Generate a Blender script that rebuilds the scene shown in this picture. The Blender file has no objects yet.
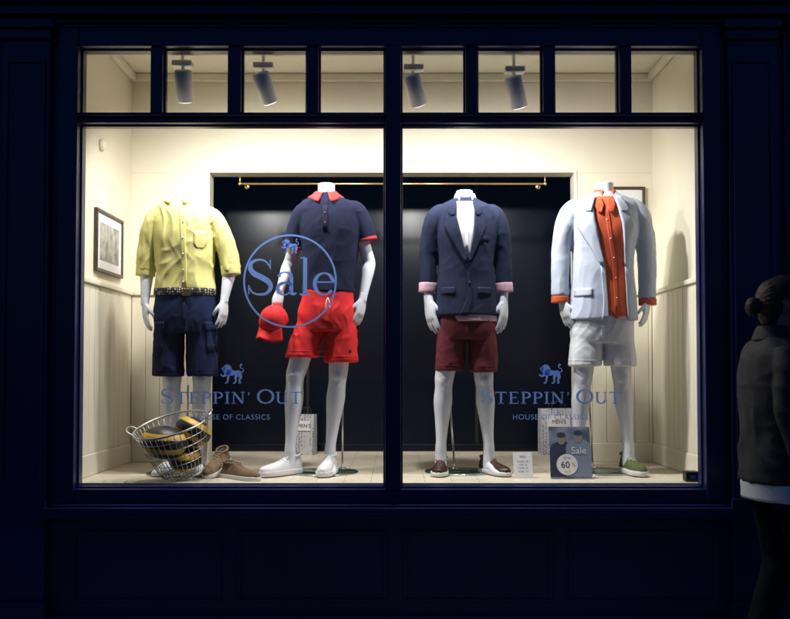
import bpy, bmesh, math, random
from mathutils import Vector, Matrix, noise, Euler
from mathutils.bvhtree import BVHTree
random.seed(7)
sc = bpy.context.scene
rad = math.radians
TH = rad(1.8); CT, ST = math.cos(TH), math.sin(TH)
CAMY, CAMZ = -4.5, 1.35

def S(px, py, y):
    """surveyed photo point at real depth y -> metres"""
    d = y - CAMY
    yc = (341.5 - py) / 900.0
    dz = d * (yc * CT + ST) / (CT - yc * ST)
    x = (px - 395) / 900.0 * (d * CT + dz * ST)
    return Vector((x, y, CAMZ + dz))
def fz(py): return S(395, py, 0).z
def fx(px): return (px - 395) * 0.005

# ------------------------------------------------------------ materials
def mat(name, col, rough=0.6, metal=0.0, var=0.0, vscale=8, bump=0.0, bscale=300, spec=0.5, coat=0, emit=None, es=0):
    m = bpy.data.materials.new(name); m.use_nodes = True
    nt = m.node_tree; b = nt.nodes['Principled BSDF']
    b.inputs['Base Color'].default_value = (*col, 1)
    b.inputs['Roughness'].default_value = rough
    b.inputs['Metallic'].default_value = metal
    b.inputs['Specular IOR Level'].default_value = spec
    b.inputs['Coat Weight'].default_value = coat
    tc = nt.nodes.new('ShaderNodeTexCoord')
    if var > 0:
        n = nt.nodes.new('ShaderNodeTexNoise'); n.inputs['Scale'].default_value = vscale
        n.inputs['Detail'].default_value = 5
        nt.links.new(tc.outputs['Object'], n.inputs['Vector'])
        r = nt.nodes.new('ShaderNodeMapRange')
        r.inputs['From Min'].default_value = .3; r.inputs['From Max'].default_value = .7
        r.inputs['To Min'].default_value = 1 - var; r.inputs['To Max'].default_value = 1 + var
        nt.links.new(n.outputs['Fac'], r.inputs['Value'])
        mx = nt.nodes.new('ShaderNodeVectorMath'); mx.operation = 'SCALE'
        mx.inputs[0].default_value = col
        nt.links.new(r.outputs[0], mx.inputs['Scale'])
        nt.links.new(mx.outputs[0], b.inputs['Base Color'])
    if bump > 0:
        n2 = nt.nodes.new('ShaderNodeTexNoise'); n2.inputs['Scale'].default_value = bscale
        n2.inputs['Detail'].default_value = 3
        nt.links.new(tc.outputs['Object'], n2.inputs['Vector'])
        bp = nt.nodes.new('ShaderNodeBump'); bp.inputs['Strength'].default_value = bump
        bp.inputs['Distance'].default_value = 0.004
        nt.links.new(n2.outputs['Fac'], bp.inputs['Height'])
        nt.links.new(bp.outputs[0], b.inputs['Normal'])
    if emit:
        b.inputs['Emission Color'].default_value = (*emit, 1)
        b.inputs['Emission Strength'].default_value = es
    return m

def stripes(m, c1, c2, scale, axis='X', thr=0.5, dist=0.0):
    nt = m.node_tree; b = nt.nodes['Principled BSDF']
    tc = nt.nodes.new('ShaderNodeTexCoord')
    w = nt.nodes.new('ShaderNodeTexWave'); w.bands_direction = axis
    w.inputs['Scale'].default_value = scale; w.inputs['Distortion'].default_value = dist
    nt.links.new(tc.outputs['Object'], w.inputs['Vector'])
    cr = nt.nodes.new('ShaderNodeValToRGB'); cr.color_ramp.interpolation = 'LINEAR'
    cr.color_ramp.elements[0].position = max(0, thr - .08); cr.color_ramp.elements[0].color = (*c1, 1)
    cr.color_ramp.elements[1].position = min(1, thr + .08); cr.color_ramp.elements[1].color = (*c2, 1)
    nt.links.new(w.outputs['Fac'], cr.inputs['Fac'])
    nt.links.new(cr.outputs[0], b.inputs['Base Color'])
    return m

def cells(m, c1, c2, scale, thr=.25, stretch=(1, 1, 1)):
    nt = m.node_tree; b = nt.nodes['Principled BSDF']
    tc = nt.nodes.new('ShaderNodeTexCoord')
    mp = nt.nodes.new('ShaderNodeMapping'); mp.inputs['Scale'].default_value = stretch
    v = nt.nodes.new('ShaderNodeTexVoronoi'); v.inputs['Scale'].default_value = scale
    v.inputs['Randomness'].default_value = .35
    nt.links.new(tc.outputs['Object'], mp.inputs[0]); nt.links.new(mp.outputs[0], v.inputs['Vector'])
    cr = nt.nodes.new('ShaderNodeValToRGB')
    cr.color_ramp.elements[0].position = thr; cr.color_ramp.elements[0].color = (*c1, 1)
    cr.color_ramp.elements[1].position = thr + .06; cr.color_ramp.elements[1].color = (*c2, 1)
    nt.links.new(v.outputs['Distance'], cr.inputs['Fac'])
    nt.links.new(cr.outputs[0], b.inputs['Base Color'])
    return m

M = {}
M['navy'] = mat('navy_gloss_paint', (.012, .018, .105), .34, var=.25, vscale=3, bump=.08, bscale=60)
M['navy2'] = mat('navy_satin_paint', (.011, .016, .09), .5, var=.3, vscale=2, bump=.1, bscale=40)
M['cream'] = mat('cream_wall_paint', (.79, .735, .585), .65, var=.03, vscale=3, bump=.06, bscale=120)
M['creamw'] = mat('cream_wood_paint', (.79, .74, .60), .45, var=.03, vscale=4, bump=.04, bscale=80)
M['ceil'] = mat('ceiling_paint', (.82, .77, .63), .8, var=.03, vscale=2)
M['white'] = mat('mannequin_white', (.76, .79, .85), .33, var=.015, vscale=6)
M['yellow'] = mat('yellow_linen', (.80, .74, .26), .85, var=.05, vscale=30, bump=.5, bscale=420)
M['navycloth'] = mat('navy_cotton', (.012, .020, .068), .9, var=.15, vscale=30, bump=.5, bscale=500, spec=.2)
M['navypolo'] = mat('navy_pique', (.009, .012, .036), .85, var=.12, vscale=40, bump=.6, bscale=700, spec=.2)
M['blazer'] = mat('navy_blazer_cloth', (.012, .018, .044), .85, var=.2, vscale=60, bump=.5, bscale=500, spec=.2)
M['red'] = mat('red_cotton', (.70, .020, .024), .75, var=.06, vscale=20, bump=.3, bscale=500, spec=.3)
M['redtrim'] = mat('red_knit', (.66, .025, .02), .8, bump=.3, bscale=500)
M['burg'] = mat('burgundy_cotton', (.13, .020, .030), .85, var=.12, vscale=30, bump=.5, bscale=400, spec=.3)
M['pale'] = mat('pale_blue_blazer_cloth', (.60, .66, .76), .85, bump=.4, bscale=500)
stripes(M['pale'], (.44, .50, .61), (.54, .59, .69), 110, 'X')
M['palel'] = mat('pale_blue_lapel', (.50, .555, .65), .85, bump=.3, bscale=500)
M['orange'] = mat('coral_linen', (.70, .12, .045), .85, var=.07, vscale=30, bump=.5, bscale=400, spec=.3)
M['shorts_w'] = mat('white_cotton', (.74, .76, .80), .85, var=.03, vscale=30, bump=.4, bscale=400)
M['shirt_w'] = mat('white_shirt', (.80, .80, .84), .8, bump=.3, bscale=400)
M['pinkw'] = mat('pale_pink_shirt', (.8, .7, .76), .8, bump=.3, bscale=400)
stripes(M['pinkw'], (.74, .60, .68), (.79, .77, .82), 70, 'X')
M['pink'] = mat('pink_stripe_shirt', (.7, .4, .5), .85, bump=.2, bscale=300)
stripes(M['pink'], (.72, .26, .36), (.80, .62, .72), 60, 'X')
M['belt'] = mat('woven_belt', (.1, .1, .1), .7)
cells(M['belt'], (.72, .66, .5), (.02, .022, .03), 75, .28)
M['sole_w'] = mat('white_rubber', (.75, .75, .73), .5)
M['sneak_w'] = mat('white_leather', (.78, .78, .80), .4, bump=.1, bscale=150)
M['brownl'] = mat('dark_brown_leather', (.05, .016, .012), .38, var=.2, vscale=30, bump=.2, bscale=200)
M['suede'] = mat('brown_suede', (.21, .135, .075), .9, var=.2, vscale=50, bump=.5, bscale=600)
M['green'] = mat('olive_green_suede', (.09, .12, .03), .85, var=.2, vscale=50, bump=.4, bscale=500)
M['dark'] = mat('dark_lining', (.01, .01, .012), .9)  # blazer buttons, and the painted shade in the empty shoes
M['floor'] = mat('pale_wood', (.68, .61, .48), .45, var=.08, vscale=6, bump=.05)
M['part'] = mat('dark_partition_glass', (.0035, .005, .011), .25, spec=.25, var=.3, vscale=1.5)
M['brass'] = mat('brass', (.6, .42, .18), .3, metal=1)
M['steel'] = mat('chromed_steel', (.62, .62, .62), .25, metal=1)
M['wire'] = mat('galvanised_wire', (.55, .54, .50), .35, metal=.8)
M['fix'] = mat('spotlight_white_metal', (.82, .82, .82), .4)
M['lens'] = mat('spotlight_lens', (.9, .9, .85), .3, emit=(1, .97, .92), es=3)
M['card'] = mat('white_card', (.75, .75, .75), .6)
M['ink'] = mat('dark_ink', (.03, .03, .05), .6)
M['gold'] = mat('yellow_print', (.80, .50, .04), .55)
M['pframe'] = mat('dark_picture_frame', (.06, .035, .02), .4, var=.3, vscale=30)
M['skin'] = mat('skin', (.42, .24, .17), .5, var=.05, vscale=30, bump=.1, bscale=400)
M['hair'] = mat('brown_hair', (.06, .03, .016), .6, var=.4, vscale=60, bump=.5, bscale=250)
M['jacket'] = mat('black_jacket', (.022, .024, .028), .7, var=.2, vscale=15, bump=.4, bscale=350)
M['capm'] = mat('black_cap', (.012, .013, .02), .8, bump=.3, bscale=400)
M['trous'] = mat('dark_trousers', (.008, .009, .014), .85, bump=.3, bscale=400, spec=.2)
M['lips'] = mat('lips', (.35, .11, .09), .5)
M['blackw'] = mat('black_leather', (.01, .01, .01), .4)

def vinyl():
    m = bpy.data.materials.new('blue_window_vinyl'); m.use_nodes = True
    nt = m.node_tree; nt.nodes.clear()
    o = nt.nodes.new('ShaderNodeOutputMaterial'); mx = nt.nodes.new('ShaderNodeMixShader')
    t = nt.nodes.new('ShaderNodeBsdfTranslucent'); d = nt.nodes.new('ShaderNodeBsdfDiffuse')
    t.inputs[0].default_value = (.19, .35, .90, 1); d.inputs[0].default_value = (.09, .19, .6, 1)
    mx.inputs[0].default_value = .12
    nt.links.new(t.outputs[0], mx.inputs[1]); nt.links.new(d.outputs[0], mx.inputs[2]); nt.links.new(mx.outputs[0], o.inputs[0])
    return m
M['vinyl'] = vinyl()
def glass(name, tint=(1, 1, 1), base=.045, edge=.6):
    m = bpy.data.materials.new(name); m.use_nodes = True
    nt = m.node_tree; nt.nodes.clear()
    o = nt.nodes.new('ShaderNodeOutputMaterial'); mx = nt.nodes.new('ShaderNodeMixShader')
    t = nt.nodes.new('ShaderNodeBsdfTransparent'); t.inputs[0].default_value = (*tint, 1)
    g = nt.nodes.new('ShaderNodeBsdfGlossy'); g.inputs['Roughness'].default_value = .01
    lw = nt.nodes.new('ShaderNodeLayerWeight'); lw.inputs[0].default_value = .5
    p = nt.nodes.new('ShaderNodeMath'); p.operation = 'POWER'; p.inputs[1].default_value = 4
    q = nt.nodes.new('ShaderNodeMath'); q.operation = 'MULTIPLY_ADD'; q.inputs[1].default_value = edge; q.inputs[2].default_value = base
    nt.links.new(lw.outputs['Facing'], p.inputs[0]); nt.links.new(p.outputs[0], q.inputs[0])
    nt.links.new(q.outputs[0], mx.inputs[0]); nt.links.new(t.outputs[0], mx.inputs[1]); nt.links.new(g.outputs[0], mx.inputs[2])
    nt.links.new(mx.outputs[0], o.inputs[0])
    return m
M['glass'] = glass('window_glass')
M['plate'] = glass('glass_base', (.72, .82, .80), .12, .7)

# ------------------------------------------------------------ helpers
def grp(name, loc=(0, 0, 0)):
    e = bpy.data.objects.new(name, None); e.empty_display_size = .1
    e.location = loc; sc.collection.objects.link(e)
    return e
def par(o, e):
    if e is not None:
        o.parent = e
        o.matrix_parent_inverse = Matrix.Translation(e.location).inverted()
    return o

def cr(a, b, c, d, t):
    return .5 * ((2 * b) + (-a + c) * t + (2 * a - 5 * b + 4 * c - d) * t * t + (-a + 3 * b - 3 * c + d) * t ** 3)

class MB:
    def __init__(s): s.v = []; s.f = []
    def loft(s, keys, seg=28, sub=4, horiz=False, e=2.0, ref=(0, 1, 0), caps=True, closed=True, linear=False):
        K = [(k[0][0], k[0][1], k[0][2], k[1], k[2]) for k in keys]
        out = []
        n = len(K)
        for i in range(n - 1):
            a = K[max(0, i - 1)]; b = K[i]; c = K[i + 1]; d = K[min(n - 1, i + 2)]
            for j in range(sub):
                t = j / sub
                if linear: out.append([b[q] + (c[q] - b[q]) * t for q in range(5)])
                else: out.append([cr(a[q], b[q], c[q], d[q], t) for q in range(5)])
        out.append(list(K[-1]))
        base = len(s.v); R = Vector(ref)
        for i, k in enumerate(out):
            c = Vector(k[:3])
            if horiz: u = Vector((1, 0, 0)); v = Vector((0, 1, 0))
            else:
                t = Vector(out[min(i + 1, len(out) - 1)][:3]) - Vector(out[max(i - 1, 0)][:3])
                if t.length < 1e-9: t = Vector((0, 0, -1))
                t.normalize()
                u = R.cross(t)
                if u.length < 1e-4: u = Vector((1, 0, 0)).cross(t)
                u.normalize(); v = t.cross(u)
            for j in range(seg):
                a = 2 * math.pi * j / seg
                cs, sn = math.cos(a), math.sin(a)
                x = math.copysign(abs(cs) ** (2 / e), cs); y = math.copysign(abs(sn) ** (2 / e), sn)
                s.v.append(c + u * (x * max(k[3], 1e-4)) + v * (y * max(k[4], 1e-4)))
        m = len(out)
        for i in range(m - 1):
            for j in range(seg):
                a = base + i * seg + j; b = base + i * seg + (j + 1) % seg
                s.f.append((a, b, b + seg, a + seg))
        if caps:
            s.f.append(tuple(base + j for j in range(seg))[::-1])
            s.f.append(tuple(base + (m - 1) * seg + j for j in range(seg)))
        return s
    def tube(s, pts, r, seg=10, sub=1, ref=(0, 1, 0.01)):
        rr = r if isinstance(r, (list, tuple)) else [r] * len(pts)
        return s.loft([(Vector(p), q, q) for p, q in zip(pts, rr)], seg, sub, ref=ref)
    def ring(s, pts, r, seg=6):
        base = len(s.v); n = len(pts)
        P = [Vector(p) for p in pts]
        cen = sum(P, Vector()) / n
        for i in range(n):
            t = (P[(i + 1) % n] - P[i - 1]).normalized()
            o = (P[i] - cen).normalized(); w = t.cross(o).normalized(); o = w.cross(t)
            for j in range(seg):
                a = 2 * math.pi * j / seg
                s.v.append(P[i] + o * (r * math.cos(a)) + w * (r * math.sin(a)))
        for i in range(n):
            for j in range(seg):
                a = base + i * seg + j; b = base + i * seg + (j + 1) % seg
                c = base + ((i + 1) % n) * seg + (j + 1) % seg; d = base + ((i + 1) % n) * seg + j
                s.f.append((a, b, c, d))
        return s
    def ell(s, c, r, rot=(0, 0, 0), nu=24, nv=14, zmin=-1.0):
        base = len(s.v); c = Vector(c); Rm = Euler(rot).to_matrix()
        a0 = math.asin(zmin)
        for i in range(nv + 1):
            ph = a0 + (math.pi / 2 - a0) * i / nv
            for j in range(nu):
                a = 2 * math.pi * j / nu
                p = Vector((r[0] * math.cos(ph) * math.cos(a), r[1] * math.cos(ph) * math.sin(a), r[2] * math.sin(ph)))
                if math.cos(ph) < 1e-6: p.x += 1e-5 * math.cos(a); p.y += 1e-5 * math.sin(a)
                s.v.append(c + Rm @ p)
        for i in range(nv):
            for j in range(nu):
                a = base + i * nu + j; b = base + i * nu + (j + 1) % nu
                s.f.append((a, b, b + nu, a + nu))
        s.f.append(tuple(base + j for j in range(nu))[::-1]); s.f.append(tuple(base + nv * nu + j for j in range(nu)))
        return s
    def box(s, x0, x1, y0, y1, z0, z1):
        b = len(s.v)
        for z in (z0, z1):
            for (x, y) in ((x0, y0), (x1, y0), (x1, y1), (x0, y1)): s.v.append(Vector((x, y, z)))
        for f in ((0, 3, 2, 1), (4, 5, 6, 7), (0, 1, 5, 4), (1, 2, 6, 5), (2, 3, 7, 6), (3, 0, 4, 7)):
            s.f.append(tuple(b + i for i in f))
        return s
    def xf(s, m, start=0):
        for i in range(start, len(s.v)): s.v[i] = m @ s.v[i]
        return s
    def obj(s, name, material, parent=None, smooth=True, remesh=0, relax=0, disp=None, bevel=0, recalc=True):
        me = bpy.data.meshes.new(name); me.from_pydata([tuple(v) for v in s.v], [], s.f); me.update()
        o = bpy.data.objects.new(name, me); sc.collection.objects.link(o)
        if recalc and not remesh:
            bm = bmesh.new(); bm.from_mesh(me); bmesh.ops.recalc_face_normals(bm, faces=bm.faces); bm.to_mesh(me); bm.free()
        if remesh:
            md = o.modifiers.new('r', 'REMESH'); md.mode = 'VOXEL'; md.voxel_size = remesh
            dg = bpy.context.evaluated_depsgraph_get()
            nm = bpy.data.meshes.new_from_object(o.evaluated_get(dg))
            o.modifiers.clear(); o.data = nm; bpy.data.meshes.remove(me); me = nm; me.name = name
        if relax or disp:
            bm = bmesh.new(); bm.from_mesh(me)
            for _ in range(relax): bmesh.ops.smooth_vert(bm, verts=bm.verts, factor=.5, use_axis_x=True, use_axis_y=True, use_axis_z=True)
            if disp:
                bm.normal_update()
                new = [v.co + v.normal * disp(v.co) for v in bm.verts]
                for v, c in zip(bm.verts, new): v.co = c
            bm.to_mesh(me); bm.free()
        me.materials.clear(); me.materials.append(material)
        if smooth:
            for p in me.polygons: p.use_smooth = True
        if bevel:
            b = o.modifiers.new('b', 'BEVEL'); b.width = bevel; b.segments = 2; b.limit_method = 'ANGLE'
        me.update()
        return par(o, parent)

def box(name, x0, x1, y0, y1, z0, z1, m, parent=None, bevel=.003):
    return MB().box(x0, x1, y0, y1, z0, z1).obj(name, m, parent, smooth=False, bevel=bevel)

def text(name, s, p, size, m, parent, rot=(math.pi / 2, 0, 0), align='CENTER', ext=0.0, space=1.0, sx=1.0):
    c = bpy.data.curves.new(name, 'FONT'); c.body = s; c.size = size; c.align_x = align; c.extrude = ext; c.space_character = space
    o = bpy.data.objects.new(name, c); sc.collection.objects.link(o)
    o.location = p; o.rotation_euler = rot; o.scale = (sx, 1, 1); c.materials.append(m)
    return par(o, parent)

def ridge(p, k=2.0): return max(0.0, 1 - abs(noise.noise(p)) * k) ** 1.5
def folds(a_big, a_rid, sx, sz, seed=0.0, dg=0.0):
    a_big *= .5; a_rid *= .56; sx *= 1.0; sz *= .62
    def f(v):
        q = Vector((v.x + dg * v.z, v.y, v.z))
        w = noise.noise(q * 5 + Vector((seed, 0, 0))) * .10
        p = Vector((q.x * sx + w * sx + seed, q.y * sx, q.z * sz + w * sz))
        p2 = Vector((q.x * sx * .8 - v.z * sx * .8, q.y * sx + seed, q.z * sz * 2.6 + w * 6 + v.x * sx * .6))
        msk = .25 + .75 * max(0, min(1, .5 + 1.8 * noise.noise(q * 4.5 + Vector((3, seed, 1)))))
        return a_big * noise.noise(q * 8 + Vector((0, seed, 0))) + msk * a_rid * (ridge(p) - .25) + (1 - msk * .6) * a_rid * .55 * (ridge(p2) - .25)
    return f

def bvh_of(o):
    me = o.data
    return BVHTree.FromPolygons([v.co.copy() for v in me.vertices], [tuple(p.vertices) for p in me.polygons])

def drape(name, bvh, rows, y, m, parent, off=.003, thick=.003, nx=6, k=4, bev=0):
    """cloth patch laid on the front surface. rows: (left,right,height) surveyed"""
    R = []
    for i in range(len(rows) - 1):
        for j in range(k):
            t = j / k; R.append([rows[i][q] * (1 - t) + rows[i + 1][q] * t for q in range(3)])
    R.append(list(rows[-1]))
    mb = MB(); last = y
    for (l, r, py) in R:
        for j in range(nx + 1):
            p = S(l + (r - l) * j / nx, py, y)
            h = bvh.ray_cast(Vector((p.x, -1.5, p.z)), Vector((0, 1, 0)))
            if h[0] is not None and h[0].y < y + .16: last = h[0].y
            mb.v.append(Vector((p.x, last - off, p.z)))
    w = nx + 1
    for i in range(len(R) - 1):
        for j in range(nx):
            a = i * w + j
            mb.f.append((a, a + w, a + w + 1, a + 1))
    o = mb.obj(name, m, parent, recalc=False)
    if thick:
        s = o.modifiers.new('s', 'SOLIDIFY'); s.thickness = thick; s.offset = -1
    return o

# ------------------------------------------------------------ street
gnd = MB().box(-150, 150, -150, -3.6, -.30, -.13).obj('ground', mat('ground_asphalt', (.05, .05, .05), .9, var=.2), smooth=False)
pm = mat('paving_stone', (.16, .15, .14), .8, var=.15, vscale=5, bump=.3, bscale=60)
pv = MB()
for i in range(-12, 13):
    for j in range(4):
        pv.box(i * .6 + .004, i * .6 + .596, -3.3 + j * .83, -3.3 + j * .83 + .822, -.05, 0)
pv.obj('pavement', pm, smooth=False, bevel=.004)
box('kerb', -10, 10, -3.6, -3.31, -.2, .0, mat('granite_kerb', (.22, .21, .2), .7, var=.2, vscale=40), bevel=.02)

# ------------------------------------------------------------ facade
fac = grp('shop_facade', (0, 0, 0))
def fb(name, *a, m='navy', b=.004): return box(name, *a, M[m], fac, b)
z0 = 0.0; zs = fz(516); zsill = fz(503)
fb('stall_riser', -2.6, 2.6, .0, .18, z0, zs, m='navy2')
fb('plinth', -2.6, 2.6, -.03, -.001, z0, .14)
for (a, b) in ((-1.60, -.86), (-.78, -.04), (.04, .78), (.86, 1.60)):
    mb = MB()
    zz0, zz1 = .20, zs - .07
    mb.box(a, b, -.014, -.0005, zz1 - .018, zz1); mb.box(a, b, -.014, -.0005, zz0, zz0 + .018)
    mb.box(a, a + .018, -.012, -.0005, zz0 + .018, zz1 - .018); mb.box(b - .018, b, -.012, -.0005, zz0 + .018, zz1 - .018)
    mb.obj('riser_panel_moulding', M['navy2'], fac, smooth=False, bevel=.004)
fb('sill', fx(50), fx(729), -.085, .10, zs, zsill - .012)
fb('sill_nosing', fx(52), fx(727), -.06, .098, zsill - .012, zsill)
ztop = fz(25)
fb('fascia', -3.2, 3.2, -.05, .2, ztop + .02, 4.0, m='navy2')
fb('fascia_moulding_lower', -3.2, 3.2, -.085, -.0502, ztop + .022, ztop + .045)
fb('fascia_moulding_upper', -3.2, 3.2, -.07, -.0503, ztop + .09, ztop + .10)
fb('soffit', -3.2, 3.2, -.04, .15, ztop - .004, ztop + .02)
fb('cornice', -3.3, 3.3, -.25, .2, 4.0, 4.12)
fb('wall_above', -3.2, 3.2, .05, .3, 4.12, 6.5, m='navy2')
for nm, a, b in (('pilaster_west', 4, 51), ('pilaster_east', 727, 774)):
    X0, X1 = fx(a), fx(b)
    fb(nm + '_shaft', X0, X1, -.06, .1, .22, ztop - .10)
    mb = MB()
    w = X1 - X0
    for q in (0.08, .86):
        mb.box(X0 + w * q, X0 + w * (q + .06), -.072, -.0605, .8, ztop - .2)
    mb.box(X0 + w * .14, X1 - w * .14, -.071, -.0605, .8, .815); mb.box(X0 + w * .14, X1 - w * .14, -.071, -.0605, ztop - .215, ztop - .2)
    mb.obj(nm + '_panel', M['navy'], fac, smooth=False, bevel=.003)
    fb(nm + '_base', X0 - .02, X1 + .02, -.09, .1, 0, .22)
    fb(nm + '_block', X0 - .012, X1 + .012, -.082, -.0602, zs - .02, zsill + .03)
    fb(nm + '_capital', X0 - .012, X1 + .012, -.08, .1, ztop - .10, ztop - .05)
    fb(nm + '_abacus', X0 - .025, X1 + .025, -.10, .1, ztop - .05, ztop - .0045)
fb('recess_west', -3.2, fx(4) - .001, .03, .2, 0, ztop - .005, m='navy2')
fb('recess_east', fx(774) + .001, 3.2, .03, .2, 0, ztop - .005, m='navy2')
for q in range(6):
    fb('recess_reed', fx(776) + .012 + q * .05, fx(776) + .03 + q * .05, .012, .0295, .2, ztop - .02)
fb('jamb_west', fx(51), fx(57), -.02, .1, zsill + .0005, ztop - .005)
fb('jamb_east', fx(722), fx(727), -.02, .1, zsill + .0005, ztop - .005)
for a, b in ((-14, -3.205), (3.205, 14)):
    box('brick_wall', a, b, .02, .3, 0, 6.5, mat('dark_brick', (.10, .07, .06), .9, var=.3, vscale=12), None)

# ------------------------------------------------------------ window frame
win = grp('shop_window', (0, 0, 1.8))
def wb(name, *a, b=.005): return box(name, *a, M['navy'], win, b)
GL, GR = 77, 703
zt0, zt1 = fz(114), fz(48); zb0, zb1 = fz(488.5), fz(124)
zh = fz(30)
wb('frame_post', fx(57) + .0005, fx(GL), -.035, .1, zsill + .0008, zh); wb('frame_post', fx(GR), fx(722) - .0005, -.035, .1, zsill + .0008, zh)
wb('frame_head', fx(GL) + .0003, fx(GR) - .0003, -.03, .1, zt1, zh)
wb('frame_head_cap', fx(57), fx(722), -.03, .1, zh + .0005, ztop - .006)
wb('bottom_rail', fx(GL) + .0003, fx(GR) - .0003, -.028, .1, zsill + .001, zb0)
wb('centre_mullion', fx(385), fx(401), -.045, .098, zb0 + .0003, zt1 - .0003)
wb('transom_bar', fx(GL) + .0005, fx(385) - .0003, -.025, .096, zb1, zt0); wb('transom_bar', fx(401) + .0003, fx(GR) - .0005, -.025, .096, zb1, zt0)
wb('transom_drip', fx(GL) + .001, fx(385) - .001, -.05, -.0252, zt0 - .022, zt0 - .006, b=.003); wb('transom_drip', fx(401) + .001, fx(GR) - .001, -.05, -.0252, zt0 - .022, zt0 - .006, b=.003)
tops = [(GL, 149), (161, 227), (240, 306), (318, 385), (401, 466), (478, 544), (556, 621), (633, GR)]
for i in range(7):
    if i == 3: continue
    wb('transom_mullion', fx(tops[i][1]), fx(tops[i + 1][0]), -.02, .09, zt0 + .0003, zt1 - .0003)
panes = [(a, b, zt0, zt1) for a, b in tops] + [(GL, 385, zb0, zb1), (401, GR, zb0, zb1)]
tb = MB(); gl = MB()
for a, b, q0, q1 in panes:
    X0, X1 = fx(a), fx(b); t = .009
    tb.box(X0 + .0004, X1 - .0004, .018, .044, q0 + .0004, q0 + t); tb.box(X0 + .0004, X1 - .0004, .018, .044, q1 - t, q1 - .0004)
    tb.box(X0 + .0004, X0 + t, .019, .044, q0 + t, q1 - t); tb.box(X1 - t, X1 - .0004, .019, .044, q0 + t, q1 - t)
    n = len(gl.v)
    gl.v += [Vector((X0, .05, q0)), Vector((X1, .05, q0)), Vector((X1, .05, q1)), Vector((X0, .05, q1))]; gl.f.append((n, n + 1, n + 2, n + 3))
tb.obj('glazing_beads', M['navy'], win, smooth=False, bevel=.003)
gl.obj('glass_panes', M['glass'], win, smooth=False, recalc=False)

# ------------------------------------------------------------ display room
ZF = .775; ZC = 3.22; XL, XR = -1.665, 1.625; YB = 1.15; YD = 1.9
room = grp('display_room', (0, .6, ZF))
def rb(name, *a, m='cream', b=.002): return box(name, *a, M[m], room, b)
fl = MB()
x = XL
while x < XR - .001:
    x2 = min(x + .14, XR); fl.box(x + .0006, x2 - .0006, .1005, YD, ZF - .03, ZF); x = x2
fl.obj('display_floor', M['floor'], room, smooth=False, bevel=.0008)
rb('floor_base', XL - .1, XR + .1, .1002, YD + .1, ZF - .2, ZF - .031)
rb('left_side_wall', XL - .1, XL, .1005, YB, ZF - .03, ZC); rb('right_side_wall', XR, XR + .1, .1005, YB, ZF - .03, ZC)
OX0, OX1, OZ = -1.17, 1.13, S(395, 173, YB).z
rb('rear_wall_west', XL - .1, OX0, YB + .0005, YB + .12, ZF - .03, OZ); rb('rear_wall_east', OX1, XR + .1, YB + .0005, YB + .12, ZF - .03, OZ)
rb('rear_wall_header', XL - .1, XR + .1, YB + .0005, YB + .12, OZ + .0003, ZC)
rb('ceiling', XL - .1, XR + .1, .1005, YB + .12, ZC + .0005, ZC + .1, m='ceil')
rb('inside_upper_lining', XL, XR, .1005, .118, zt1 + .002, ZC)
rb('cornice', XL, XR, YB - .035, YB, ZC - .05, ZC - .0005, m='creamw', b=.01)
rb('cornice_side', XL, XL + .035, .121, YB - .036, ZC - .05, ZC - .0005, m='creamw', b=.01); rb('cornice_side', XR - .035, XR, .121, YB - .036, ZC - .05, ZC - .0005, m='creamw', b=.01)
rb('partition_glass', OX0 - .3, OX1 + .3, YD, YD + .02, ZF - .03, OZ + .2, m='part')
rb('partition_side', OX0 - .32, OX0 - .28, YB + .121, YD - .001, ZF, OZ + .2, m='part'); rb('partition_side', OX1 + .28, OX1 + .32, YB + .121, YD - .001, ZF, OZ + .2, m='part')
rb('partition_top', OX0 - .32, OX1 + .32, YB + .121, YD + .02, OZ + .2005, OZ + .23, m='part')
rb('partition_skirting', OX0 - .279, OX1 + .279, YD - .03, YD - .001, ZF + .0005, ZF + .05, m='part')
mb = MB()
for q in (-.62, -.02, .58): mb.box(q - .012, q + .012, YD - .012, YD - .0005, ZF + .051, OZ + .2)
mb.obj('partition_glazing_bars', M['blackw'], room, smooth=False, bevel=.003)
rb('architrave', OX0 - .018, OX0 - .0005, YB - .008, YB - .0003, ZF, OZ + .018, m='creamw', b=.003); rb('architrave', OX1 + .0005, OX1 + .018, YB - .008, YB - .0003, ZF, OZ + .018, m='creamw', b=.003)
rb('architrave_head', OX0, OX1, YB - .008, YB - .0003, OZ + .001, OZ + .018, m='creamw', b=.003)
ZD = 1.845
wb_ = MB()
y = .1015
while y < YB - .02:
    y2 = min(y + .088, YB - .012)
    wb_.box(XL + .0003, XL + .012, y + .001, y2 - .001, ZF + .12, ZD - .03); wb_.box(XR - .012, XR - .0003, y + .001, y2 - .001, ZF + .12, ZD - .03); y = y2
for (a, b) in ((XL + .013, OX0 - .019), (OX1 + .019, XR - .013)):
    x = a
    while x < b - .01:
        x2 = min(x + .088, b); wb_.box(x + .001, x2 - .001, YB - .012, YB - .0003, ZF + .12, ZD - .03); x = x2
wb_.obj('wainscot_boards', M['creamw'], room, smooth=False, bevel=.003)
for nm, zz0, zz1, t in (('dado_rail', ZD - .0295, ZD, .028), ('skirting_board', ZF, ZF + .1195, .018)):
    rb(nm, XL + .0002, XL + t, .1015, YB - .001, zz0, zz1, m='creamw', b=.006); rb(nm, XR - t, XR - .0002, .1015, YB - .001, zz0, zz1, m='creamw', b=.006)
    rb(nm, XL + t, OX0 - .0192, YB - t, YB - .0004, zz0, zz1, m='creamw', b=.006); rb(nm, OX1 + .0192, XR - t, YB - t, YB - .0004, zz0, zz1, m='creamw', b=.006)

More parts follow.
